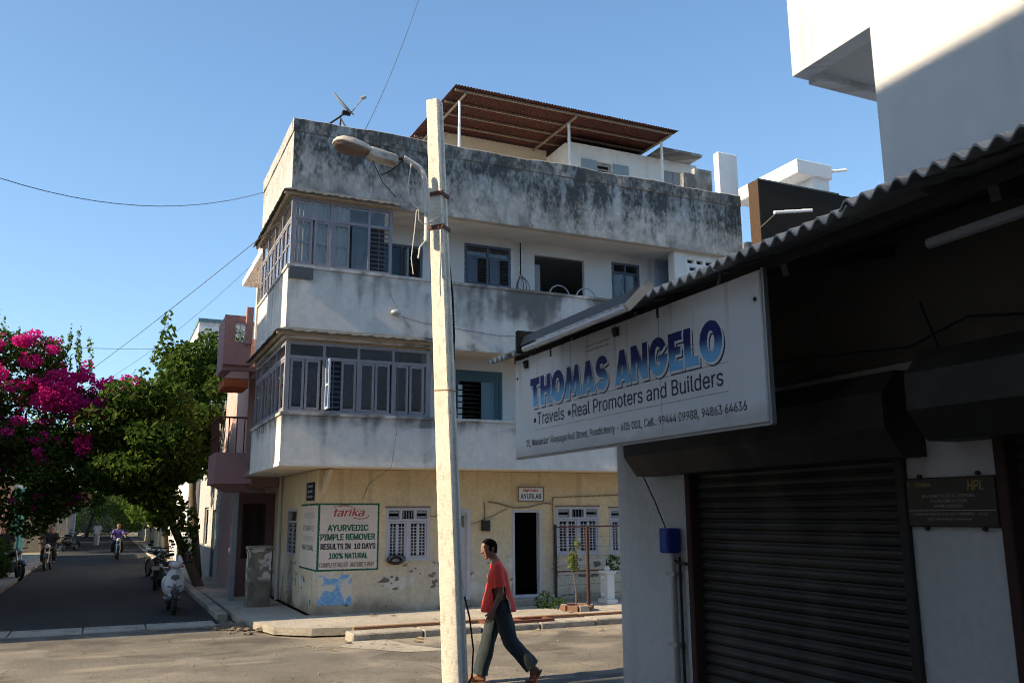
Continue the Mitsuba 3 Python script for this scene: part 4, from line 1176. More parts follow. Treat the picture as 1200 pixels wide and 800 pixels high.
# ---- the big sign board
SB = thing('shop_sign', 'large white THOMAS ANGELO sign board hanging under the corrugated roof', 'sign')
SX = 3.45
SY0, SY1, SZ0, SZ1 = 3.97, 7.47, 2.515, 3.432
SW = SY1 - SY0
MB().cbox(SX, SX + .03, SY0, SY1, SZ0, SZ1, .006).put(SB + '__board', 'signboard')
q = MB()
q.box(SX + .012, SX + .045, SY0 - .02, SY0 - .001, SZ0 - .01, SZ1 + .01).box(SX + .012, SX + .045, SY1 + .001, SY1 + .02, SZ0 - .01, SZ1 + .01)
q.box(SX + .012, SX + .045, SY0, SY1, SZ0 - .015, SZ0 - .001)
for yy in (4.4, 5.4, 6.4, 7.2): q.bar((SX + .035, yy, SZ1), (SX + .06, yy, SZ1 + .1), .02, .02)
q.put(SB + '__frame', 'galvanised')
q = MB()
for yy in (5.05, 6.72): q.box(SX - .004, SX + .001, yy - .012, yy + .012, 3.36, 3.45)
q.cyl((SX - .006, 4.02, 3.26), (SX, 4.02, 3.26), .014, 8).cyl((SX - .006, 7.42, 3.26), (SX, 7.42, 3.26), .014, 8)
q.put(SB + '__hanger', 'iron')
MB().box(SX - .0012, SX, 5.043, 5.048, SZ0 + .05, SZ1 - .02).put(SB + '__seam', 'ink_grey')
LS = lambda mesh, u, z, d: xform(mesh, (SX - d, SY1 - u, z), (0, -1, 0), (0, 0, 1), (-1, 0, 0))
def sline(text, u0, u1, z, h, mat, bold=False, d=.0002, dep=.0022, shear=0, name='lettering'):
    return put(SB + '__' + name, LS(words(text, u1 - u0, h, dep, bold, shear), u0, z, d), mat)


# heavy geometric capitals of the title, drawn as outlines
def arcpts(cx, cy, rx, ry, a0, a1, n=20): return [(cx + rx * math.cos(a), cy + ry * math.sin(a)) for a in np.linspace(math.radians(a0), math.radians(a1), n)]
def glyph(ch):
    s = .30                                                                    # stem width, cap height 1
    P = Polygon
    if ch == 'T': return unary_union([sbox(0, .74, .76, 1), sbox(.23, 0, .53, 1)]), .76
    if ch == 'H': return unary_union([sbox(0, 0, s, 1), sbox(.50, 0, .50 + s, 1), sbox(.1, .40, .6, .62)]), .80
    if ch == 'O': return P(arcpts(.47, .5, .47, .52, 0, 360, 48)).difference(P(arcpts(.47, .5, .155, .27, 0, 360, 32))), .94
    if ch == 'M': return unary_union([P([(0, 0), (.16, 1), (.36, 1), (.27, 0)]), P([(.16, 1), (.40, 1), (.66, .12), (.46, .12)]), P([(.62, .12), (.46, .12), (.70, 1), (.94, 1)]), P([(.74, 1), (.94, 1), (1.10, 0), (.82, 0)])]), 1.10
    if ch == 'A': return P([(0, 0), (.30, 1), (.56, 1), (.86, 0), (.56, 0), (.515, .16), (.345, .16), (.30, 0)]).difference(P([(.375, .30), (.485, .30), (.43, .60)])), .86
    if ch == 'S':
        o = P(arcpts(.36, .70, .36, .32, 40, 270, 20) + arcpts(.36, .30, .10, .08, 90, -90, 10)[:0] + [(.36, .38)] + [(.36, .62)]).buffer(0)
        up = P(arcpts(.37, .69, .37, .33, 15, 275, 24) + arcpts(.37, .69, .10, .10, 275, 15, 12)); lo = P(arcpts(.35, .31, .37, .33, -165, 95, 24) + arcpts(.35, .31, .10, .10, 95, -165, 12))
        return unary_union([up.buffer(0), lo.buffer(0)]), .74
    if ch == 'N': return unary_union([sbox(0, 0, .26, 1), sbox(.62, 0, .88, 1), P([(0, 1), (.30, 1), (.88, 0), (.58, 0)])]), .88
    if ch == 'G': return unary_union([P(arcpts(.46, .5, .46, .52, 0, 360, 48)).difference(P(arcpts(.46, .5, .155, .27, 0, 360, 32))).difference(P([(.46, .5), (1.1, .92), (1.1, .5)])), sbox(.46, .34, .9, .52)]), .92
    if ch == 'E': return unary_union([sbox(0, 0, s, 1), sbox(0, .77, .64, 1), sbox(0, .40, .56, .61), sbox(0, 0, .66, .23)]), .66
    if ch == 'L': return unary_union([sbox(0, 0, s, 1), sbox(0, 0, .62, .24)]), .62
def title(h, width, spacing=.07, gap=.42):
    shapes, xx = [], 0
    from shapely import affinity
    for ch in 'THOMAS ANGELO':
        if ch == ' ': xx += gap - spacing; continue
        g, w = glyph(ch); shapes.append(affinity.translate(g, xx, 0)); xx += w + spacing
    k_ = width / (xx - spacing)
    return [affinity.scale(s_, k_, h, origin=(0, 0)) for s_ in shapes]
TZ, TH = 2.952, .262
TI = title(TH, 2.79)
TU = SY1 - 7.135
for (grow, off, d, dep, mat) in ((.004, (.020, -.026), .0002, .0012, 'ink_navy'), (.004, (.011, -.014), .0002, .0024, 'signboard'), (0, (0, 0), .0002, .0038, 'title_print')):
    from shapely import affinity
    for s_ in TI if mat == 'title_print' else [unary_union([q_.buffer(grow) for q_ in TI])]:
        g = affinity.translate(s_.buffer(grow) if mat == 'title_print' and grow else s_, off[0], off[1])
        put(SB + ('__title' if mat == 'title_print' else '__title_outline'), LS(extrude(g, dep), TU, TZ, d), mat)
q = MB()
for z in (2.925, 2.742): q.box(SX - .0014, SX, 4.31, 7.08, z - .002, z + .002)
q.put(SB + '__rule', 'ink_grey')
sline('•Travels •Real Promoters and Builders', SY1 - 7.075, SY1 - 4.36, 2.785, .108, 'ink_navy')
sline('25, Manakular Vinayagar koil Street, Pondicherry - 605 001, Cell : 99444 09988, 94863 64636', SY1 - 7.235, SY1 - 4.15, 2.605, .058, 'ink_black')
for i in range(2): sline('Travels & Promoters Office', SY1 - 6.1, SY1 - 5.72, 3.325 - .04 * i, .018, 'faint_ink')
# flood light trough above the sign
k = thing('sign_light', 'tilted fluorescent trough light on brackets above the sign board', 'light')
def trough(y0, y1, x, z):
    prof = [(0, 0), (.02, .045), (.10, .10), (.19, .115), (.19, .10), (.11, .085), (.035, .035), (.018, -.005)]
    return loft([[(x + a, yy, z + b) for a, b in prof] for yy in (y0, y1)])
LXX, LZ = 3.08, 3.40
MB().add(hull([(LXX + dx, y_, LZ + dz) for y_ in (4.86, 6.58) for dx, dz in ((0, .0), (.035, .085), (.13, .115), (.135, .095))])).put(k + '__reflector', 'trough_grey')
MB().cyl((LXX + .03, 4.9, LZ - .028), (LXX + .03, 6.55, LZ - .028), .026, 14).put(k + '__tube', 'tube_glass', 40)
MB().bar((LXX - .02, 4.84, LZ - .05), (LXX + .15, 4.80, LZ + .13), .022, .06).put(k + '__end_cap', 'lamp_grey'); MB().cbox(LXX - .02, LXX + .16, 6.58, 6.63, LZ - .06, LZ + .14, .012).put(k + '__end_cap', 'iron')
for yy in (4.95, 5.45, 6.0, 6.5): MB().bar((LXX + .1, yy, LZ + .02), (3.5, yy - .12, 3.49), .018, .018).put(k + '__bracket', 'iron')
MB().box(LXX + .125, LXX + .14, 4.86, 6.58, LZ + .1, LZ + .122).put(k + '__lip', 'offwhite_paint')

# ---- taller white building above the shop
UB = thing('white_building', 'bright white upper building with a cantilevered balcony wall above the shop', 'building')
UX = 4.9
p = Polygon([(-3.5, 3.4), (4.26, 3.4), (4.26, 5.545), (5.08, 5.545), (5.08, 9.5), (-3.5, 9.5)])
put(UB + '__side_wall', xform(extrude(p, .16), (UX, 0, 0), (0, 1, 0), (0, 0, 1), (1, 0, 0)), 'upper_plaster')
MB().box(UX + .16, 12, 4.06, 4.255, 3.4, 9.4).put(UB + '__end_wall', 'upper_plaster')
MB().box(UX + .16, 9.5, 4.255, 4.95, 5.56, 5.70).put(UB + '__balcony_slab', 'offwhite_paint')
MB().cbox(UX + .16, 9.5, 4.952, 5.08, 5.50, 6.6, .012).put(UB + '__balcony_rail', 'upper_plaster')
MB().box(UX + .16, 12, -3.5, 4.06, 9.3, 9.45).put(UB + '__roof', 'offwhite_paint')

UB2 = thing('added_south_building', 'long plain unseen building added behind the camera to cut sky light on the shop', 'building')
MB().box(4.3, 12, -60, -3.6, 0, 11.5).put(UB2 + '__wall', 'frontage')  # unseen block added to keep southern sky light off the shop
UB3 = thing('added_south_end_building', 'unseen building added behind the camera to close the street against sky light', 'building')
MB().box(-14, 12, -66, -60.1, 0, 12).put(UB3 + '__wall', 'frontage')  # unseen block added to shut out sky light at the street end

# ---- neighbours to the right of the corner house
k = thing('black_sign_box', 'long black box sign with a brown end fixed beyond the corner building', 'sign')
MB().cbox(13.98, 19.0, 15.9, 16.25, 8.0, 10.05, .012).put(k + '__face', 'black_board')
MB().box(13.955, 13.978, 15.9, 16.26, 8.0, 10.06).put(k + '__end_panel', 'brown_board')
q = MB().box(13.95, 16.6, 15.885, 15.9, 10.04, 10.08); q.put(k + '__trim', 'tin')
MB().box(16.6, 20.5, 15.92, 16.24, 7.9, 9.72).put(k + '__extension', 'black_board')
k = thing('sign_tube_light', 'white tube light on an arm in front of the black box sign', 'light')
MB().cyl((14.1, 15.55, 9.10), (15.2, 15.45, 9.28), .04, 12).put(k + '__tube', 'tube_glass', 40); MB().bar((13.95, 15.9, 8.8), (14.15, 15.55, 9.08), .03, .03).put(k + '__arm', 'iron')
k = thing('rear_white_house', 'small white rooftop block with a projecting slab behind the black sign', 'building')
MB().box(19.95, 20.62, 20.12, 22.2, 0, 12.62).put(k + '__wall', 'white_paint')
MB().cbox(19.2, 20.68, 20.0, 23.2, 12.62, 13.10, .02).put(k + '__roof_slab', 'white_paint')
MB().cyl((20.66, 20.2, 12.95), (21.3, 20.0, 13.05), .05, 10).put(k + '__spout', 'white_paint', 40)
k = thing('right_neighbour', 'plain dark house wall behind the black box sign', 'building')
MB().box(13.95, 26, 16.4, 26, 0, 8.6).put(k + '__wall', 'grey_wall')


# ================================================================= houses along the streets
def simple_house(name, label, x0, x1, y0, y1, h, mat, face='y', openings=(), base=None, trim='offwhite_paint', name_w='window'):
    """plain house whose street wall lies at x1 (houses left of the street) or x0 (right of it), with window and door openings"""
    k = thing(name, label, 'building')
    left = face == 'left'
    xf = x1 if left else x0
    hs = [(o[1], o[2], o[3], o[4]) for o in openings]
    p = sbox(y0, 0, y1, h)
    for a in hs: p = p.difference(sbox(a[0], a[2], a[1], a[3]))
    t = .25
    put(k + '__wall', trimesh.util.concatenate([
        xform(extrude(p, t), (xf, 0, 0), (0, 1, 0), (0, 0, 1), (-1 if left else 1, 0, 0)),
        MB().box(x0 if left else x0 + t, x1 - t if left else x1, y0, y0 + .2, 0, h).box(x0 if left else x0 + t, x1 - t if left else x1, y1 - .2, y1, 0, h).mesh()]), mat)
    MB().box(x0, x1 - .01 if left else x1, y0, y1, h + .002, h + .14).put(k + '__roof', trim)
    MB().box((x0 + x1) / 2 - .1, (x0 + x1) / 2 + .1, y0 + .2, y1 - .2, 0, h - .01).put(k + '__inner_wall', 'dark_room')
    s = -1 if left else 1
    for (kind, a, b, z0, z1) in openings:
        m = MB(); xx = xf + s * .06
        frame_y(m, a, b, z0, z1, min(xx, xx + s * .06), .06, .06)
        if kind == 'door':
            m.put(k + '__door', 'dark_wood'); MB().box(min(xx, xx + s * .05), max(xx, xx + s * .05), a + .06, b - .06, z0, z1 - .06).put(k + '__door_panel', 'teal_wood')
        else:
            n = uniq(k + '__' + name_w); m.put(n, trim)
            g = MB(); [g.box(min(xx, xx + s * .02), max(xx, xx + s * .02), a + (b - a) * i / 5 - .012, a + (b - a) * i / 5 + .012, z0 + .06, z1 - .06) for i in range(1, 5)]
            g.put(n + '__bars', 'iron')
    return k

# the tall corner house opposite (left, outside the frame) with balconies that jut over its pavement, and the houses by the camera's side
k = simple_house('opposite_corner_house', 'tall plain corner house across the side street', -20, -4.6, 18.6, 23.9, 10.95, 'frontage', 'left', [('window', 20, 21.1, 1.2, 2.3)])
MB().box(-20, -3.6, 16.75, 18.59, 4.2, 10.95).put(k + '__balcony_block', 'frontage')
simple_house('near_left_house', 'tall house on the near corner left of the camera', -14, -4.6, -60, 9.45, 11.1, 'frontage', 'left', [('window', 5, 6.2, 1.2, 2.4), ('door', 2, 3, .1, 2.1), ('window', -2, -.8, 1.2, 2.4)])
simple_house('low_left_house', 'low house behind the bougainvillea', -16, -4.6, 24.1, 35.9, 5.9, 'frontage', 'left', [('door', 25, 26, .1, 2.1), ('window', 27, 28.2, 1.1, 2.3), ('window', 31, 32.2, 1.1, 2.3)])
simple_house('salmon_house', 'low salmon house at the far left edge of the street', -14, -4.1, 36, 47.5, 3.7, 'salmon_wall', 'left', [('door', 41, 42.5, .1, 2.3), ('window', 44, 45.2, 1.0, 2.2)])
simple_house('green_house', 'low green walled house on the left of the street', -14, -3.9, 47.6, 53, 3.4, 'green_wall', 'left', [('door', 49, 50.2, .1, 2.2)])
k = simple_house('cream_house', 'cream house with pillared gate far down the left side of the street', -14, -3.3, 60, 80, 5.2, 'cream_wall', 'left', [('door', 64, 65.8, .1, 2.6), ('window', 68, 70, 1.0, 2.4), ('window', 73, 75, 1.0, 2.4)])
for yy in (61.2, 63.4): MB().cbox(-3.2, -2.7, yy, yy + .5, 0, 3.2, .02).put(k + '__gate_pillar', 'cream_paint')
k = simple_house('orange_balcony_house', 'white house with an orange balcony at the far end of the street', -14, -3.0, 81, 104, 7.5, 'frontage', 'left', [('window', 84, 86, 1, 2.6), ('window', 90, 92, 4, 5.6)])
MB().box(-3.0, -1.5, 86, 91, 3.0, 4.2).put(k + '__balcony', 'terracotta')
k = thing('pink_house', 'pink house with two jutting balconies just beyond the corner building', 'building')
put(k + '__wall', MB().box(3.1, 3.3, 24.05, 28, 0, 6.4).box(2.92, 3.74, 21.9, 24.0, 2.7, 6.3).box(3.3, 9, 27.8, 28, 0, 6.4).mesh(), 'pink_pale')
b = uniq(k + '__balcony')
q = MB().box(2.12, 2.92, 20.75, 22.3, 2.72, 2.84).box(2.12, 2.22, 20.75, 22.3, 2.84, 3.42).box(2.22, 2.78, 20.75, 20.85, 2.84, 3.42)
q.add(hull([(2.16, 20.8, 2.72), (2.78, 20.8, 2.72), (2.16, 22.2, 2.72), (2.9, 22.2, 2.72), (2.5, 21.1, 2.55), (2.9, 21.1, 2.55), (2.5, 22, 2.55), (2.9, 22, 2.55)]))
q.put(b, 'pink_paint')
q = MB()
for i in range(11): q.box(2.15, 2.17, 20.8 + i * .145, 20.82 + i * .145, 3.42, 4.2)
q.box(2.14, 2.185, 20.78, 22.3, 4.2, 4.24).box(2.14, 2.185, 20.78, 22.3, 3.8, 3.83)
for i in range(4): q.box(2.2 + i * .17, 2.225 + i * .17, 20.78, 20.80, 3.42, 4.2)
q.box(2.14, 2.78, 20.77, 20.81, 4.2, 4.24)
q.put(b + '__railing', 'rusty_iron')
b = uniq(k + '__balcony')
lat = wall_x(2.14, 2.75, 5.42, 6.58, 20.62, .1, [(2.38, 2.62, 5.95, 6.42)])
put(b, trimesh.util.concatenate([lat, MB().box(2.14, 2.24, 20.72, 21.9, 5.42, 6.55).box(2.14, 2.92, 20.72, 21.9, 5.30, 5.42).cbox(2.6, 2.76, 20.5, 20.62, 5.9, 6.78, .01).mesh()]), 'pink_paint')
q = MB()
for (a, c) in ((2.44, 6.06), (2.56, 6.06), (2.44, 6.30), (2.56, 6.30), (2.5, 6.18)): 
    t_ = np.linspace(0, 2 * math.pi, 14); q.tube(np.c_[a + .055 * np.cos(t_), np.full(14, 20.67), c + .1 * np.sin(t_)], .012, 5, False)
q.put(b + '__lattice', 'white_paint', 40)
MB().box(2.2, 2.75, 20.7, 21.8, 4.92, 5.10).put(k + '__fascia', 'orange_red'); MB().add(hull([(2.2, 20.75, 5.12), (2.75, 20.75, 5.12), (2.2, 21.8, 5.12), (2.75, 21.8, 5.12), (2.35, 20.75, 5.29), (2.75, 20.75, 5.29), (2.35, 21.8, 5.29), (2.75, 21.8, 5.29)])).put(k + '__coving', 'pink_pale')
MB().cbox(2.62, 2.74, 21.2, 21.35, .1, 2.6, .01).put(k + '__porch_post', 'grey_wood'); put(k + '__front_wall', wall_x(2.75, 3.74, .1, 2.55, 22.3, .12, [(2.98, 3.52, 1.0, 2.3)]), 'pink_shaded')  # front wall coloured darker to stand for its shade
w = uniq(k + '__window'); q = MB(); frame_x(q, 2.98, 3.52, 1.0, 2.3, 22.28, .05, .08); q.box(3.235, 3.265, 22.285, 22.33, 1.05, 2.25); q.put(w, 'dark_rust'); MB().box(3.0, 3.5, 22.4, 22.41, 1.0, 2.3).put(w + '__shutter', 'dark_wood')
MB().box(3.25, 3.7, 24.2, 25, .1, 2.2).put(k + '__door', 'dark_wood')
simple_house('white_side_house', 'white house behind the right hand trees, its shade put into the grey wall colour', 3.1, 10, 28.1, 35, 5.4, 'grey_wall', 'right', [('door', 29.2, 30.2, .1, 2.2), ('window', 31.5, 32.8, 1.0, 2.3)])  # grey wall colour stands in for the tree shade on white
k = simple_house('tower_house', 'pale house whose teal trimmed top shows above the green tree', 2.7, 9, 35.2, 41, 9.3, 'upper_plaster', 'right', [('window', 36.5, 38, 5.2, 6.5), ('door', 38, 39, .1, 2.1)])
MB().box(2.66, 9, 35.15, 41, 9.44, 9.58).put(k + '__cornice', 'teal_light')
simple_house('grey_far_house', 'grey house far down the right side of the street', 3.0, 10, 41.2, 52, 4.8, 'grey_wall', 'right', [('door', 44, 45, .1, 2.1), ('window', 47, 48.5, 1, 2.2)])
simple_house('brown_far_house', 'long dim house at the far right of the street', 3.0, 10, 60, 100, 5.2, 'cream_wall', 'right', [('window', 64, 66, 1, 2.4), ('door', 70, 71, .1, 2.1)])
simple_house('end_house', 'dark house closing the far end of the street', -16, 16, 128, 136, 5, 'dark_cloth', 'left', [])

# ================================================================= trees
def trunk(key, pts, r, branches, mat='bark'):
    q = MB().tube(pts, r, 10)
    for b in branches: q.tube(b, np.linspace(r[-1] * .9 if len(b) else .05, .015, len(b)), 7)
    return q.put(key, mat, 40)

def clumps(seed, n, box, r, shape=None):
    g = np.random.default_rng(seed); out = []
    while len(out) < n:
        u = g.random(3); p_ = np.array([box[0] + (box[1] - box[0]) * u[0], box[2] + (box[3] - box[2]) * u[1], box[4] + (box[5] - box[4]) * u[2]])
        e = (2 * u - 1); 
        if (e ** 2).sum() > 1.05: continue
        if shape and not shape(p_): continue
        s = g.uniform(*r); out.append((*p_, s * g.uniform(.9, 1.3), s * g.uniform(.9, 1.3), s * g.uniform(.6, .9)))
    return out


def tree(name, label, base, box, n_cl, n_leaf, size, r, seed, mats=(('leaf_dark', .6), ('leaf_mid', .4)), extra=(), tr=.14, cat='tree', shape=None):
    k = thing(name, label, cat)
    g = np.random.default_rng(seed)
    cl = clumps(seed, n_cl, box, r, shape) + list(extra)
    top = np.array([(box[0] + box[1]) / 2, (box[2] + box[3]) / 2, box[4] + (box[5] - box[4]) * .45])
    base = np.array(base, float)
    mid = base + (top - base) * .5 + np.r_[g.normal(0, .12, 2), 0]
    brs = []
    for c in [cl[i] for i in g.choice(len(cl), min(len(cl), 16), replace=False)]:
        c = np.array(c[:3]); s_ = mid + (top - mid) * g.uniform(.0, .9)
        brs.append([s_, s_ + (c - s_) * .5 + g.normal(0, .12, 3), c])
    trunk(k + '__trunk', [base, base + (mid - base) * .5, mid, top], [tr, tr * .85, tr * .7, tr * .4], brs)
    for i, (m_, fr) in enumerate(mats):
        leaves(k + '__crown', cl, int(n_leaf * fr), size, m_, seed + 50 + i, .62)
    return k, cl

tree('shade_tree', 'dark round shade tree leaning over the right side of the street', (2.5, 26.4, 0), (-.75, 2.15, 24.8, 28.4, 2.1, 5.75), 34, 12000, .19, (.45, .8), 21, (('leaf_dark', .62), ('leaf_mid', .38)), [(1.5, 26, 1.9, .45, .5, .4), (1.95, 26.2, 1.9, .4, .5, .45), (2.1, 26.3, 1.3, .3, .4, .4)])
tree('tall_tree', 'taller leafy tree rising beside the pink house', (2.75, 30, 0), (1.2, 3.7, 28.2, 32.4, 3.4, 7.9), 34, 11000, .185, (.4, .75), 22, (('leaf_dark', .5), ('leaf_mid', .5)),
     [(1.35, 29.6, 7.6, .28, .28, .5), (1.3, 29.6, 8.2, .16, .16, .35), (1.15, 29.6, 7.0, .35, .35, .35), (3.5, 30, 7.9, .35, .35, .3), (2.6, 30, 7.8, .4, .4, .3), (.7, 29.6, 6.4, .3, .3, .25)])
bk = thing('bougainvillea', 'bougainvillea covered in magenta blossom arching over the left side of the street', 'tree')
def bshape(p_): return p_[2] < 6.75 - .30 * max(0, p_[0] + 2.4) ** 1.3
bcl = clumps(31, 95, (-6.0, .25, 26.0, 29.4, 1.7, 7.0), (.42, .72), bshape)
g = np.random.default_rng(77)
leaves(bk + '__crown', bcl, 27000, .14, 'leaf_dark', 91, .6); leaves(bk + '__crown', bcl, 8000, .13, 'leaf_mid', 92, .6)
bcl += clumps(33, 45, (-6.2, -.7, 26.2, 29.2, 1.6, 4.6), (.42, .7)) + clumps(34, 30, (-2.2, .5, 26.4, 28.4, 4.2, 6.3), (.3, .45)) + clumps(35, 24, (-5.5, -1.0, 26.2, 28.6, 5.2, 7.0), (.35, .5))
sprays = [(g.uniform(-4.6, -.2), g.uniform(26, 28), 0, 0, 0, 0) for _ in range(34)]
sprays = [(a, b, 6.75 - .30 * max(0, a + 2.4) ** 1.3 + g.uniform(-.3, .5), .05, .05, g.uniform(.2, .5)) for a, b, *_ in sprays]
leaves(bk + '__crown', sprays, 900, .11, 'leaf_mid', 94, .55)
bl = []
for i in range(420):
    c = bcl[g.integers(len(bcl))]
    if c[2] < 3.7 and i % 5: continue
    d = g.normal(size=3); d[1] = -abs(d[1]) * 1.2; d[2] = abs(d[2]) * .5 if g.random() < .6 else d[2]; d /= np.linalg.norm(d)
    p_ = np.array(c[:3]) + d * np.array(c[3:6]) * 1.0
    s_ = g.uniform(.09, .25); bl.append((*p_, s_ * 1.2, s_ * 1.2, s_ * .8))
bl += [(-1.55, 26.3, 5.35, .42, .3, .3), (-1.2, 26.3, 5.1, .35, .3, .3), (-1.75, 26.3, 5.05, .4, .3, .28), (-.35, 26.6, 5.6, .35, .3, .22), (-.05, 26.7, 5.3, .28, .3, .25), (-2.2, 26.4, 6.15, .35, .3, .22), (-3.0, 26.3, 5.7, .4, .3, .3), (-.75, 26.3, 3.9, .25, .2, .4), (-3.1, 26.2, 6.5, .3, .3, .2)]
leaves(bk + '__blossom', bl, 24000, .085, 'bract', 93, .85, surf=.2)
trunk(bk + '__trunk', [(-3.6, 28, 0), (-3.4, 28, 1.5), (-3.0, 28, 3.0), (-2.6, 28, 4.2)], [.13, .11, .09, .06], [[(-3.0, 28, 3), (-2, 27.6, 4.4), (-1.2, 27.2, 5.0)], [(-3.0, 28, 3), (-4, 28, 4.6), (-4.4, 27.8, 5.6)], [(-2.6, 28, 4.2), (-2.2, 27, 5.6), (-1.6, 26.6, 6.2)], [(-3.2, 28, 2.4), (-3.0, 26.6, 3.8), (-3.4, 26.3, 4.6)]])
for i, y_ in enumerate((-6.4, -1.9)):  # unseen trees, added to darken the shop wall and pillar
    tree('added_shade_tree', ('broad dark unseen tree added behind the camera to shade the shop wall', 'broad dark unseen tree added beside the camera to shade the shop wall')[i], (-3.2, y_, 0), (-5.2, -.5, y_ - 3.0, y_ + 3.0, 3.2, 10.2), 30, 6000, .3, (.8, 1.3), 60 + i, (('leaf_dark', 1.0),), tr=.2)
ft = ['tree filling the far left of the street end', 'tree filling the far right of the street end', 'pale leaved tree over the far road', 'dark tree behind the end of the street', 'small bright tree on the right far down the road', 'dark tree between the left houses']
for i, (b, bx, mats) in enumerate((((-3.2, 58, 0), (-6.5, -1.0, 54, 60.5, 2.6, 7.2), (('leaf_dark', .6), ('leaf_mid', .4))), ((3.4, 70, 0), (-1.2, 5.5, 64, 76, 1.3, 9), (('leaf_dark', .7), ('leaf_mid', .3))),
                                 ((-1.8, 98, 0), (-5.5, 4.5, 92, 104, 1.4, 11), (('leaf_dark', .5), ('leaf_mid', .5))), ((1, 118, 0), (-12, 10, 112, 124, .3, 13), (('leaf_dark', 1.0),)),
                                 ((2.6, 44, 0), (.4, 3.3, 41, 47, 1.9, 5.6), (('leaf_mid', .5), ('leaf_dark', .5))), ((-5, 38, 0), (-8.5, -3.8, 35, 41, 3.4, 6.4), (('leaf_dark', .8), ('leaf_mid', .2))))):
    tree('far_tree', ft[i], b, bx, (26, 34, 34, 60, 26, 26)[i], (7000, 9000, 9000, 16000, 7000, 7000)[i], .24 if i < 4 else .18, (.7, 1.3) if i < 4 else (.5, .9), 40 + i, mats, tr=.18, extra=[(xx, 110, 1.6, 1.6, 1.2, 1.9) for xx in range(-12, 12, 2)] if i == 3 else ())
tag(leaves('hedge_plant', [(-3.2, 33, .5, .5, 1.0, .6), (-3.3, 35, .6, .5, 1.2, .7), (-3.4, 31, .5, .4, .8, .5)], 2600, .13, 'leaf_dark', 66, .6), 'dark shrubs along the foot of the left house', 'plant')

# ================================================================= people
def org(parts, edge=.02, it=8, disp=0.0, seed=0, freq=14.0):
    """union of hulls of spheres -> one smooth organic surface; parts = lists of (centre, radius)"""
    ms = []
    for p_ in parts:
        sp = [m3.Manifold.sphere(r_, 20).translate([float(a) for a in c]) for c, r_ in p_]
        ms.append(m3.Manifold.batch_hull(sp) if len(sp) > 1 else sp[0])
    m = m3.Manifold.batch_boolean(ms, m3.OpType.Add).refine_to_length(edge).to_mesh()
    t = trimesh.Trimesh(m.vert_properties[:, :3], m.tri_verts, process=True)
    v0 = np.array(t.vertices)
    trimesh.smoothing.filter_taubin(t, lamb=.5, nu=.52, iterations=it)
    dv = np.nan_to_num(np.asarray(t.vertices) - v0); ln = np.linalg.norm(dv, axis=1, keepdims=True); lim = edge * .9
    t.vertices = v0 + dv * np.minimum(1, lim / np.maximum(ln, 1e-9)) * (ln < edge * 6)
    if disp:
        n = t.vertex_normals; v = np.asarray(t.vertices)
        t.vertices = v + n * ((meshkit.fbm(v * [freq, freq, freq * .55], 3, seed) - .5) * disp)[:, None]
    return t


def lp(a, b, t): return np.asarray(a, float) * (1 - t) + np.asarray(b, float) * t


def finger(base, d, curl, L, r, nrm):
    """three joints; d = pointing direction, nrm = direction it curls towards"""
    pts = [np.asarray(base, float)]; a = 0
    for s_, c in zip((.45, .32, .23), (curl * .6, curl, curl * .8)):
        a += c; pts.append(pts[-1] + (d * math.cos(a) + nrm * math.sin(a)) * L * s_)
    return [[(pts[i], r * (1 - .12 * i)), (pts[i + 1], r * (1 - .12 * (i + 1)))] for i in range(3)]


def hand(wrist, d, palm, side, s=1.0):
    """wrist, pointing direction d, palm normal, side = direction of the thumb"""
    w = np.asarray(wrist, float); out = []
    kn = w + d * .085 * s
    out.append([(w, .024 * s), (kn + side * .028 * s, .014 * s), (kn - side * .030 * s, .013 * s), (w + side * .018 * s + d * .03 * s, .016 * s)])
    for i, (o, L, c) in enumerate(((.030, .072, .28), (.010, .080, .34), (-.010, .074, .42), (-.030, .058, .5))):
        out += finger(kn + side * o * s, d, c, L * s, .0088 * s, palm)
    tb = w + d * .03 * s + side * .026 * s
    td = d * .75 + side * .55 + palm * .25; td = td / np.linalg.norm(td)
    out += [[(tb, .013 * s), (tb + td * .035 * s, .0105 * s)], [(tb + td * .035 * s, .0105 * s), (tb + (td * .062 + d * .006 + palm * .006) * s, .009 * s)]]
    return out


def head_parts(c, f, l, u):
    """skull, face, nose, lips, ears around the head centre c"""
    P_ = lambda a, b, h: np.asarray(c) + f * a + l * b + u * h
    out = [[(P_(-.022, 0, .03), .083), (P_(.022, .0, .035), .076), (P_(-.03, 0, .0), .072), (P_(.0, 0, .05), .076)],
           [(P_(.060, .028, .035), .028), (P_(.060, -.028, .035), .028), (P_(.046, .040, -.02), .026), (P_(.046, -.040, -.02), .026), (P_(.074, 0, -.02), .02), (P_(.062, .012, -.098), .018), (P_(.062, -.012, -.098), .018), (P_(.0, .052, -.065), .018), (P_(.0, -.052, -.065), .018), (P_(.077, 0, -.06), .016), (P_(-.02, 0, .0), .07)],
           [(P_(.086, 0, .025), .008), (P_(.110, 0, -.022), .0115), (P_(.092, .014, -.028), .009), (P_(.092, -.014, -.028), .009)],
           [(P_(.088, .016, -.054), .007), (P_(.088, -.016, -.054), .007), (P_(.095, 0, -.053), .0075)],
           [(P_(.086, .014, -.066), .007), (P_(.086, -.014, -.066), .007), (P_(.092, 0, -.067), .008)],
           [(P_(.082, .04, .036), .010), (P_(.086, .014, .034), .011)], [(P_(.082, -.04, .036), .010), (P_(.086, -.014, .034), .011)]]
    for s_ in (1, -1): out.append([(P_(-.012, .078 * s_, .018), .011), (P_(-.022, .086 * s_, .022), .008), (P_(-.005, .076 * s_, -.028), .008), (P_(-.02, .084 * s_, -.01), .009)])
    return out


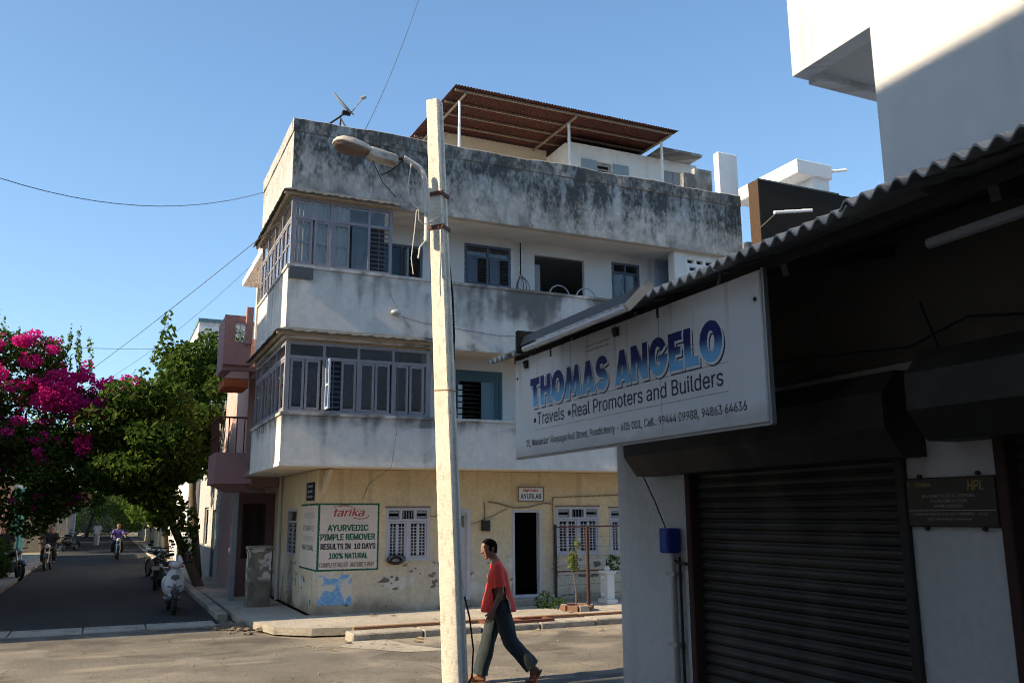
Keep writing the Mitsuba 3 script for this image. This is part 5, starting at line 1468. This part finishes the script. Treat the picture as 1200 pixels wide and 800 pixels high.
def hair_mesh(c, f, l, u, grow=.005):
    sp = [((-.022, 0, .03), .083 + grow), ((.020, 0, .035), .076 + grow), ((-.03, 0, .0), .072 + grow), ((0, 0, .05), .076 + grow)]
    P_ = lambda a, b, h: np.asarray(c) + f * a + l * b + u * h
    m = m3.Manifold.batch_hull([m3.Manifold.sphere(r_, 28).translate([float(q) for q in P_(*o)]) for o, r_ in sp])
    nrm = -f * .64 + u * .77
    m = m.trim_by_plane([float(a) for a in nrm], float(nrm @ np.asarray(c)) + .014)
    for s_ in (1, -1): m = m + m3.Manifold.batch_hull([m3.Manifold.sphere(.012, 12).translate([float(q) for q in P_(a, .068 * s_, b)]) for a, b in ((.022, .03), (.018, -.005), (-.005, .03), (-.05, .0), (-.06, -.045), (-.04, .03))])
    m = m.refine_to_length(.012).to_mesh(); t = trimesh.Trimesh(m.vert_properties[:, :3], m.tri_verts, process=True)
    n = t.vertex_normals; t.vertices = np.asarray(t.vertices) + n * ((meshkit.noise(np.asarray(t.vertices) * 90) - .5) * .006)[:, None]
    return t


def person(label, J, f, shirt, trousers, group=None, fine=True, shoe='sandal', hair=True):
    """J: joints in world metres; f: facing direction of chest and head (unit, horizontal)"""
    k = thing('person', label, 'person', group)
    f = np.asarray(f, float); u = np.array([0, 0, 1.]); l = np.cross(u, f)
    e = .016 if fine else .035
    A = {a: np.asarray(b, float) for a, b in J.items()}
    hf = A.get('look', f); hl = np.cross(u, hf); hl /= np.linalg.norm(hl); hu = np.cross(hf, hl)
    P = []
    P += head_parts(A['head'], hf, hl, hu)
    P.append([(A['neck'], .052), (A['head'] + hu * -.06 - hf * .025, .050)])
    P.append([(A['neck'] - u * .02, .055), (A['shL'], .045), (A['shR'], .045)])
    P.append([(A['chest'] + l * .08, .09), (A['chest'] - l * .08, .09), (A['pelvis'] + l * .07, .085), (A['pelvis'] - l * .07, .085), (A['shL'], .04), (A['shR'], .04)])
    for s_ in 'LR':
        P += [[(A['sh' + s_], .046), (A['el' + s_], .036)], [(A['el' + s_], .037), (lp(A['el' + s_], A['wr' + s_], .35), .035), (A['wr' + s_], .024)]]
        d = A['wr' + s_] - A['el' + s_]; d /= np.linalg.norm(d)
        inw = (l if s_ == 'R' else -l)
        side = f - d * (f @ d); side /= np.linalg.norm(side); palm = inw - d * (inw @ d); palm /= np.linalg.norm(palm)
        if fine: P += hand(A['wr' + s_], d, palm, side)
        else: P.append([(A['wr' + s_], .026), (A['wr' + s_] + d * .12, .028)])
        P += [[(A['hip' + s_], .07), (A['kn' + s_], .048)], [(A['kn' + s_], .047), (lp(A['kn' + s_], A['an' + s_], .3), .05), (A['an' + s_], .034)]]
        P += [[(A['an' + s_], .034), (A['he' + s_], .03), (A['ba' + s_], .03)], [(A['ba' + s_], .033), (A['to' + s_], .022)]]
    body = org(P, .007 if fine else .03, 5)
    put(k + '__body', body, 'skin', True)
    # shirt
    S = [[(A['neck'] - u * .035 - f * .01, .058), (A['shL'] + u * .012, .052), (A['shR'] + u * .012, .052), (A['chest'] + l * .085 - f * .012, .122), (A['chest'] - l * .085 - f * .012, .122)],
         [(A['chest'] + l * .085 - f * .012, .122), (A['chest'] - l * .085 - f * .012, .122), (A['waist'] + l * .075 + f * .03, .122), (A['waist'] - l * .075 + f * .03, .122), (A['waist'] - f * .035 + l * .06, .122), (A['waist'] - f * .035 - l * .06, .122)],
         [(A['waist'] + l * .075 + f * .03, .122), (A['waist'] - l * .075 + f * .03, .122), (A['waist'] - f * .035 + l * .06, .122), (A['waist'] - f * .035 - l * .06, .122), (A['hem'] + l * .09 + f * .085, .12), (A['hem'] - l * .09 + f * .085, .12), (A['hem'] + l * .08 - f * .095, .125), (A['hem'] - l * .08 - f * .095, .125)]]
    for s_ in 'LR': S.append([(A['sh' + s_], .06), (lp(A['sh' + s_], A['el' + s_], .5), .070), (lp(A['sh' + s_], A['el' + s_], .86), .074)])
    t = org(S, e, 8, .030 if fine else 0, 3, 13.0)
    # cut the hem, the neck and the cuffs open
    t = trimesh.intersections.slice_mesh_plane(t, [0, 0, 1], A['hem'] + [0, 0, -.02])
    for s_ in 'LR':
        d = A['el' + s_] - A['sh' + s_]; d /= np.linalg.norm(d)
        t = slice_near(t, lp(A['sh' + s_], A['el' + s_], .80), -d, A['sh' + s_], A['el' + s_], A['chest'], l * (1 if s_ == 'L' else -1))
    put(k + '__shirt', t, shirt, True)
    if fine:
        n0 = A['neck'] - u * .005
        q = MB()
        for s_ in (1, -1):
            q.add(hull([n0 + f * .045 + l * .012 * s_ + u * -.035, n0 + f * .062 + l * .055 * s_ - u * .055, n0 + l * .062 * s_ + u * .02, n0 + l * .07 * s_ - u * .02, n0 - f * .05 + l * .03 * s_ + u * .035, n0 - f * .06 + l * .035 * s_ - u * .0]))
        q.put(k + '__collar', shirt)
        pc = A['chest'] + f * .112 + l * .075 - u * .03
        MB().add(hull([pc + l * a * .05 + u * b * .055 + f * c for a in (-1, 1) for b in (-1, 1) for c in (-.03, .006 - .02 * (a > 0))])).put(k + '__pocket', shirt)
    # trousers: one surface
    T_ = [[(A['pelvis'] + l * .07, .108), (A['pelvis'] - l * .07, .108), (A['hipL'], .092), (A['hipR'], .092)]]
    for s_ in 'LR':
        kn, an, hi = A['kn' + s_], A['an' + s_], A['hip' + s_]
        T_ += [[(hi, .108), (lp(hi, kn, .5), .102), (kn, .092)], [(kn, .092), (lp(kn, an, .55), .094), (lp(kn, an, .97), .094)]]
    t = org(T_, e, 6, .034 if fine else 0, 9, 12.0)
    for s_ in 'LR':
        d = A['an' + s_] - A['kn' + s_]; d /= np.linalg.norm(d)
        t = slice_near(t, lp(A['kn' + s_], A['an' + s_], 1.0), -d, A['kn' + s_], A['an' + s_])
    put(k + '__trousers', t, trousers, True)
    if hair: put(k + '__hair', hair_mesh(A['head'], hf, hl, hu), 'hair', True)
    if fine:
        for s_ in (1, -1):
            ey = MB(); b_ = A['head'] + hf * .081 + hl * .031 * s_ + hu * .014
            s2 = trimesh.creation.icosphere(2, .0125); s2.apply_translation(b_); ey_k = put(k + '__eye', s2, 'eye_white', True)
            s3 = trimesh.creation.icosphere(2, .0062); s3.apply_translation(b_ + hf * .0085); put(ey_k + '__iris', s3, 'hair', True)
            MB().tube([A['head'] + hf * (.088 - .012 * abs(a - .5) ) + hl * s_ * (.014 + .034 * a) + hu * (.040 + .006 * math.sin(math.pi * a)) for a in np.linspace(0, 1, 6)], .0045, 6).put(k + '__eyebrow', 'hair', True)
        MB().add(hull([A['head'] + hf * .094 + hl * a * .018 + hu * b for a in (-1, 1) for b in (-.046, -.04)] + [A['head'] + hf * .099 + hu * -.044])).put(k + '__moustache', 'hair')
        for s_ in 'LR':
            he, ba, to = A['he' + s_], A['ba' + s_], A['to' + s_]
            d1 = ba - he; d1 /= np.linalg.norm(d1); d2 = to - ba; d2 /= np.linalg.norm(d2)
            q = MB(); dn = lambda d: np.cross(l, d) if np.cross(l, d)[2] < 0 else -np.cross(l, d)
            n1, n2 = dn(d1), dn(d2)
            pts = [he - d1 * .03 + n1 * .032, ba + n1 * .034, to + d2 * .025 + n2 * .026]
            for a, b_, n_ in ((pts[0], pts[1], n1), (pts[1], pts[2], n2)): q.add(hull([p_ + l * s2 * .043 + n_ * o for p_ in (a, b_) for s2 in (-1, 1) for o in (0, .014)]))
            st_ = [ba + d1 * -.01 + (math.cos(a) * l * .046 - math.sin(a) * n1 * .046) for a in np.linspace(-.4, math.pi + .4, 12)]
            q.tube(st_, .009, 6); q.put(k + '__sandal', shoe, 30)
    return k


def slice_near(t, o, n, a, b, mid=None, out=None):
    """drop the faces of t beyond the plane (o, n) but only near the limb axis a-b"""
    c = t.triangles_center; ab = b - a; L = np.linalg.norm(ab); ab = ab / L
    s_ = (c - a) @ ab; dist = np.linalg.norm((c - a) - np.outer(s_, ab), axis=1)
    bad = ((c - o) @ n < 0) & (dist < .11) & (s_ > L * .55)
    if mid is not None: bad &= ((c - mid) @ out) > .165
    t = t.copy(); t.update_faces(~bad); t.remove_unreferenced_vertices(); return t


FW = np.array([-1.0, 0, 0])
look = np.array([-.985, -.06, -.16]); look /= np.linalg.norm(look)
Y0 = 10.15
def TURN(q, vec=False, a=-.42):
    q = np.asarray(q, float); o = np.zeros(3) if vec else np.array([4.45, Y0, 0]); q = q - o
    return o + [q[0] * math.cos(a) - q[1] * math.sin(a), q[0] * math.sin(a) + q[1] * math.cos(a), q[2]]
MJ = dict(
    head=(4.325, Y0, 1.580), neck=(4.40, Y0, 1.435), chest=(4.425, Y0, 1.25), waist=(4.43, Y0, 1.05), hem=(4.435, Y0, .865), pelvis=(4.455, Y0, .92),
    shL=(4.43, Y0 - .185, 1.365), shR=(4.43, Y0 + .185, 1.365), elL=(4.475, Y0 - .225, 1.08), wrL=(4.375, Y0 - .235, .862), elR=(4.49, Y0 + .225, 1.085), wrR=(4.50, Y0 + .21, .86),
    hipL=(4.47, Y0 - .085, .89), knL=(4.575, Y0 - .09, .50), anL=(4.845, Y0 - .09, .205), heL=(4.905, Y0 - .09, .165), baL=(4.845, Y0 - .09, .055), toL=(4.775, Y0 - .09, .042),
    hipR=(4.44, Y0 + .085, .89), knR=(4.31, Y0 + .085, .49), anR=(4.215, Y0 + .085, .10), heR=(4.255, Y0 + .085, .048), baR=(4.10, Y0 + .085, .048), toR=(4.03, Y0 + .085, .045))
MJ = {a: TURN(b) for a, b in MJ.items()}
MJ['look'] = look
person('man in a loose red shirt and dark jeans walking past the concrete pole', MJ, TURN(FW, True), 'shirt_red', 'jeans')


# ================================================================= scooters and motorcycles
def wheel(q_t, q_r, c, r, w, axis=(1, 0, 0)):
    ax = np.array(axis, float); c = np.asarray(c, float)
    e1 = np.array([0, 0, 1.]); e2 = np.cross(ax, e1)
    a = np.linspace(0, 2 * math.pi, 25)
    q_t.tube([c + (e1 * math.cos(t) + e2 * math.sin(t)) * (r - w / 2) for t in a], w / 2, 8, False)
    q_r.cyl(c - ax * w * .3, c + ax * w * .3, r * .62, 16)


def xf(mesh, x, y, rot):
    m = mesh.copy(); m.apply_transform(trimesh.transformations.rotation_matrix(rot, (0, 0, 1))); m.apply_translation((x, y, 0)); return m


def scooter(label, x, y, rot, body, group=None):
    """scooter that faces -Y in its own frame"""
    k = thing('scooter', label, 'scooter', group)
    P_ = lambda q, key, mat, sm=35: put(k + '__' + key, xf(q.mesh(), x, y, rot), mat, sm)
    for nm, yy in (('front_wheel', -.62), ('rear_wheel', .62)):
        t_, r_ = MB(), MB(); wheel(t_, r_, (0, yy, .23), .23, .09); kk = P_(t_, nm, 'rubber'); put(kk + '__rim', xf(r_.mesh(), x, y, rot), 'scooter_grey', 35)
    P_(MB().add(loft([sec(0, 0, 0, .07, .1, .1)] * 0 or [[(a[1] * 1.0, -.62 + yy, a[2]) for a in sec(0, 0, zz, w, .03, .05)] for yy, zz, w in ((-.24, .36, .03), (-.18, .45, .07), (0, .50, .085), (.16, .44, .07))])), 'front_fender', 'bike_black')
    # leg shield with its pointed apron
    P_(MB().add(loft([[(a, b, z) for a, b in ((-w, d + .05), (-w * .6, d - .03), (0, d - .07), (w * .6, d - .03), (w, d + .05), (w * .5, d + .07), (-w * .5, d + .07))] for z, w, d in ((.44, .13, -.44), (.47, .185, -.45), (.60, .205, -.46), (.76, .185, -.45), (.86, .14, -.44), (.92, .08, -.43))])), 'apron', body)
    P_(MB().add(hull([(-.06, -.535, .80), (.06, -.535, .80), (-.10, -.52, .74), (.10, -.52, .74), (0, -.53, .68), (0, -.50, .74)])), 'apron_badge', 'scooter_grey')
    P_(MB().tube([(-.14, -.545 + .03, .58), (0, -.56, .54), (.14, -.515, .58)], .012, 6), 'apron_line', 'scooter_grey')
    P_(MB().bar((0, -.60, .25), (0, -.40, .95), .06, .06), 'fork', 'scooter_grey')
    P_(MB().add(loft([sec2 for sec2 in [[(a[1], -.40 + d, a[2]) for a in sec(0, 0, 1.0, w, h_, h_)] for d, w, h_ in ((-.16, .05, .03), (-.12, .10, .07), (-.02, .14, .085), (.08, .10, .05))]])), 'handlebar_cowl', body)
    s_ = trimesh.creation.icosphere(2, .07); s_.vertices *= (1.1, .4, .9); s_.apply_translation((0, -.55, 1.01)); put(k + '__headlight', xf(s_, x, y, rot), 'headlight', True)
    P_(MB().tube([(-.33, -.26, 1.05), (-.12, -.36, 1.02), (.12, -.36, 1.02), (.33, -.26, 1.05)], .018, 8), 'handlebar', 'rubber')
    for sx in (-1, 1):
        P_(MB().tube([(.2 * sx, -.34, 1.04), (.25 * sx, -.36, 1.2)], .008, 6).add(hull([(.25 * sx + a, -.36 + c, 1.24 + b) for a in (-.06, .06) for b in (-.035, .035) for c in (-.01, .01)])), 'mirror', 'bike_black')
        s_ = trimesh.creation.icosphere(1, .03); s_.apply_translation((.13 * sx, -.5, .97)); put(k + '__indicator', xf(s_, x, y, rot), 'orange_red', True)
    P_(MB().cbox(-.16, .16, -.40, .12, .27, .33, .02), 'footboard', 'scooter_grey')
    P_(MB().add(loft([[(a[1], yy, a[2]) for a in sec(0, 0, zz, w, h_, h_)] for yy, zz, w, h_ in ((.08, .48, .10, .17), (.25, .52, .17, .22), (.55, .55, .19, .20), (.82, .60, .12, .12), (.92, .62, .05, .05))])), 'side_panel', body)
    P_(MB().add(loft([[(a[1], yy, a[2]) for a in sec(0, 0, zz, w, .04, .04)] for yy, zz, w in ((.06, .74, .08), (.2, .77, .13), (.55, .79, .14), (.85, .81, .10))])), 'seat', 'bike_black')
    P_(MB().tube([(-.12, .75, .84), (-.12, .95, .88), (.12, .95, .88), (.12, .75, .84)], .014, 6), 'grab_rail', 'chrome')
    P_(MB().tube([(.1, .2, .12), (.22, .1, .02)], .012, 6).cbox(-.1, .1, -.1, .45, .15, .3, .02), 'stand', 'iron')
    return k


def motorcycle(label, x, y, rot, group='motorcycles along the side street', body='bike_black'):
    k = thing('motorcycle', label, 'motorcycle', group)
    P_ = lambda q, key, mat, sm=35: put(k + '__' + key, xf(q.mesh(), x, y, rot), mat, sm)
    for nm, yy in (('front_wheel', -.66), ('rear_wheel', .62)):
        t_, r_ = MB(), MB(); wheel(t_, r_, (0, yy, .30), .30, .085); kk = P_(t_, nm, 'rubber'); put(kk + '__rim', xf(r_.mesh(), x, y, rot), 'scooter_grey', 35)
    P_(MB().tube([(-.07, -.66, .3), (-.07, -.42, .95)], .022, 8).tube([(.07, -.66, .3), (.07, -.42, .95)], .022, 8), 'fork', 'chrome')
    P_(MB().add(loft([[(a[1], yy, a[2]) for a in sec(0, 0, zz, w, h_, h_)] for yy, zz, w, h_ in ((-.4, .82, .05, .06), (-.25, .85, .12, .12), (.0, .82, .12, .11), (.1, .78, .07, .06))])), 'tank', body)
    P_(MB().add(loft([[(a[1], yy, a[2]) for a in sec(0, 0, zz, w, .045, .04)] for yy, zz, w in ((.05, .78, .08), (.3, .79, .13), (.7, .83, .12), (.85, .85, .07))])), 'seat', 'bike_black')
    P_(MB().cbox(-.13, .13, -.25, .2, .25, .6, .03).bar((0, .15, .4), (0, .62, .3), .1, .06).cyl((.12, -.1, .28), (.14, .85, .36), .04, 10), 'engine', 'scooter_grey')
    s_ = trimesh.creation.icosphere(2, .09); s_.vertices *= (1, .7, 1); s_.apply_translation((0, -.55, .92)); put(k + '__headlight', xf(s_, x, y, rot), 'headlight', True)
    P_(MB().tube([(-.36, -.28, 1.02), (-.12, -.4, 1.0), (.12, -.4, 1.0), (.36, -.28, 1.02)], .016, 8), 'handlebar', 'rubber')
    for sx in (-1, 1): P_(MB().tube([(.25 * sx, -.34, 1.02), (.3 * sx, -.36, 1.18)], .007, 5).cbox(.25 * sx, .37 * sx, -.375, -.36, 1.17, 1.24, .004), 'mirror', 'bike_black')
    P_(MB().cbox(-.1, .1, .84, .86, .55, .66, .004), 'number_plate', 'number_plate')
    P_(MB().add(loft([[(a[1], yy, a[2]) for a in sec(0, 0, zz, .06, .02, .02)] for yy, zz in ((-.95, .5), (-.8, .62), (-.62, .65), (-.42, .58))])), 'fender', body)
    P_(MB().tube([(-.1, .1, .2), (-.28, .15, .02)], .012, 6), 'stand', 'iron')
    return k


scooter('white scooter parked in the shade at the mouth of the side street', 1.38, 20.6, .02, 'scooter_white')
motorcycle('dark motorcycle parked right behind the white scooter', 1.45, 27.5, math.pi - .15)
motorcycle('dark motorcycle farther back under the leaning shade tree', 1.75, 30.5, math.pi + .2)
motorcycle('third dark motorcycle in the row under the shade tree', 1.6, 32.5, .3)
motorcycle('dark motorcycle parked against the left kerb', -2.75, 33.5, .5)
motorcycle('farthest motorcycle parked on the left, near the cream gate', -2.3, 62.5, 1.2)
scooter('dark scooter parked at the far left, past the sunlit gap', -1.9, 60.0, 2.6, 'bike_black')


def rider(label, x, y, rot, shirt, trousers):
    c, s_ = math.cos(rot), math.sin(rot)
    R = lambda p_: np.array([x + p_[0] * c - p_[1] * s_, y + p_[0] * s_ + p_[1] * c, p_[2]])
    f = np.array([s_, -c, 0]); J = dict(head=(0, .16, 1.56), neck=(0, .2, 1.42), chest=(0, .22, 1.24), waist=(0, .25, 1.04), hem=(0, .27, .92), pelvis=(0, .28, .90),
        shL=(.19, .2, 1.34), shR=(-.19, .2, 1.34), elL=(.28, .0, 1.12), wrL=(.3, -.24, 1.06), elR=(-.28, .0, 1.12), wrR=(-.3, -.24, 1.06),
        hipL=(.1, .25, .86), knL=(.19, -.14, .72), anL=(.2, .0, .36), heL=(.2, .05, .32), baL=(.2, -.1, .31), toL=(.2, -.17, .31), hipR=(-.1, .25, .86), knR=(-.19, -.14, .72), anR=(-.2, .0, .36), heR=(-.2, .05, .32), baR=(-.2, -.1, .31), toR=(-.2, -.17, .31))
    return person(label, {a: R(b) for a, b in J.items()}, f, shirt, trousers, None, False)
motorcycle('motorcycle ridden down the middle of the shaded road', .55, 47.3, .05)
rider('rider in a violet shirt on a motorcycle in the middle of the shaded road', .55, 47.3, .05, 'violet_cloth', 'dark_cloth')
motorcycle('motorcycle ridden along the left side of the road', -1.95, 39.0, -.1)
rider('rider in dark clothes on the motorcycle at the left side of the road', -1.95, 39.0, -.1, 'dark_cloth', 'dark_cloth')


def walker(label, x, y, shirt, trousers, d=1):
    o = lambda p_: np.array([x + p_[0], y + p_[1] * d, p_[2]])
    J = dict(head=(0, -.03, 1.58), neck=(0, 0, 1.44), chest=(0, 0, 1.25), waist=(0, 0, 1.05), hem=(0, 0, .86), pelvis=(0, 0, .92), shL=(.19 * d, 0, 1.36), shR=(-.19 * d, 0, 1.36), elL=(.24 * d, .06, 1.08), wrL=(.23 * d, -.04, .85), elR=(-.24 * d, .02, 1.08), wrR=(-.23 * d, -.1, .87),
        hipL=(.09 * d, 0, .9), knL=(.09 * d, -.12, .5), anL=(.09 * d, -.2, .09), heL=(.09 * d, -.16, .05), baL=(.09 * d, -.3, .05), toL=(.09 * d, -.37, .045), hipR=(-.09 * d, 0, .9), knR=(-.09 * d, .06, .5), anR=(-.09 * d, .22, .12), heR=(-.09 * d, .27, .09), baR=(-.09 * d, .14, .05), toR=(-.09 * d, .07, .045))
    return person(label, {a: o(b) for a, b in J.items()}, (0, -1.0 * d, 0), shirt, trousers, None, False)
walker('pedestrian in white clothes far down the road', -.55, 68.0, 'white_cloth', 'white_cloth')
walker('pedestrian in dark clothes standing by the left house', -3.3, 37.5, 'dark_cloth', 'dark_cloth')

# ================================================================= overhead cables
def cable(label, a, b, sag, r=.011, n=24, extra=None):
    k = thing('overhead_cable', label, 'cable')
    a, b = np.array(a, float), np.array(b, float)
    MB().tube([a + (b - a) * t - [0, 0, 4 * sag * t * (1 - t)] for t in np.linspace(0, 1, n)], r, 6).put(k + '__line', 'cable_grey', True)
cable('overhead cable sagging across the sky to the corner building parapet', (-6.0, 14.0, 8.83), (2.76, 20.05, 9.45), 1.343, .0075)
cable('overhead cable rising from the bougainvillea to the corner building', (-1.0, 30.0, 6.35), (2.78, 17.6, 7.95), .06, .0075)
cable('thin overhead cable above the bougainvillea', (-9.0, 30.0, 7.4), (2.6, 31.5, 7.75), .3, .008)
cable('thin cable rising steeply from the satellite dish into the sky', (4.25, 16.9, 9.75), (7.2, 20.0, 18.2), .5, .007)
cable('hanging cable down the left edge of the corner building', (2.76, 20.3, 7.9), (-1.3, 30.0, 5.6), .35, .0045)
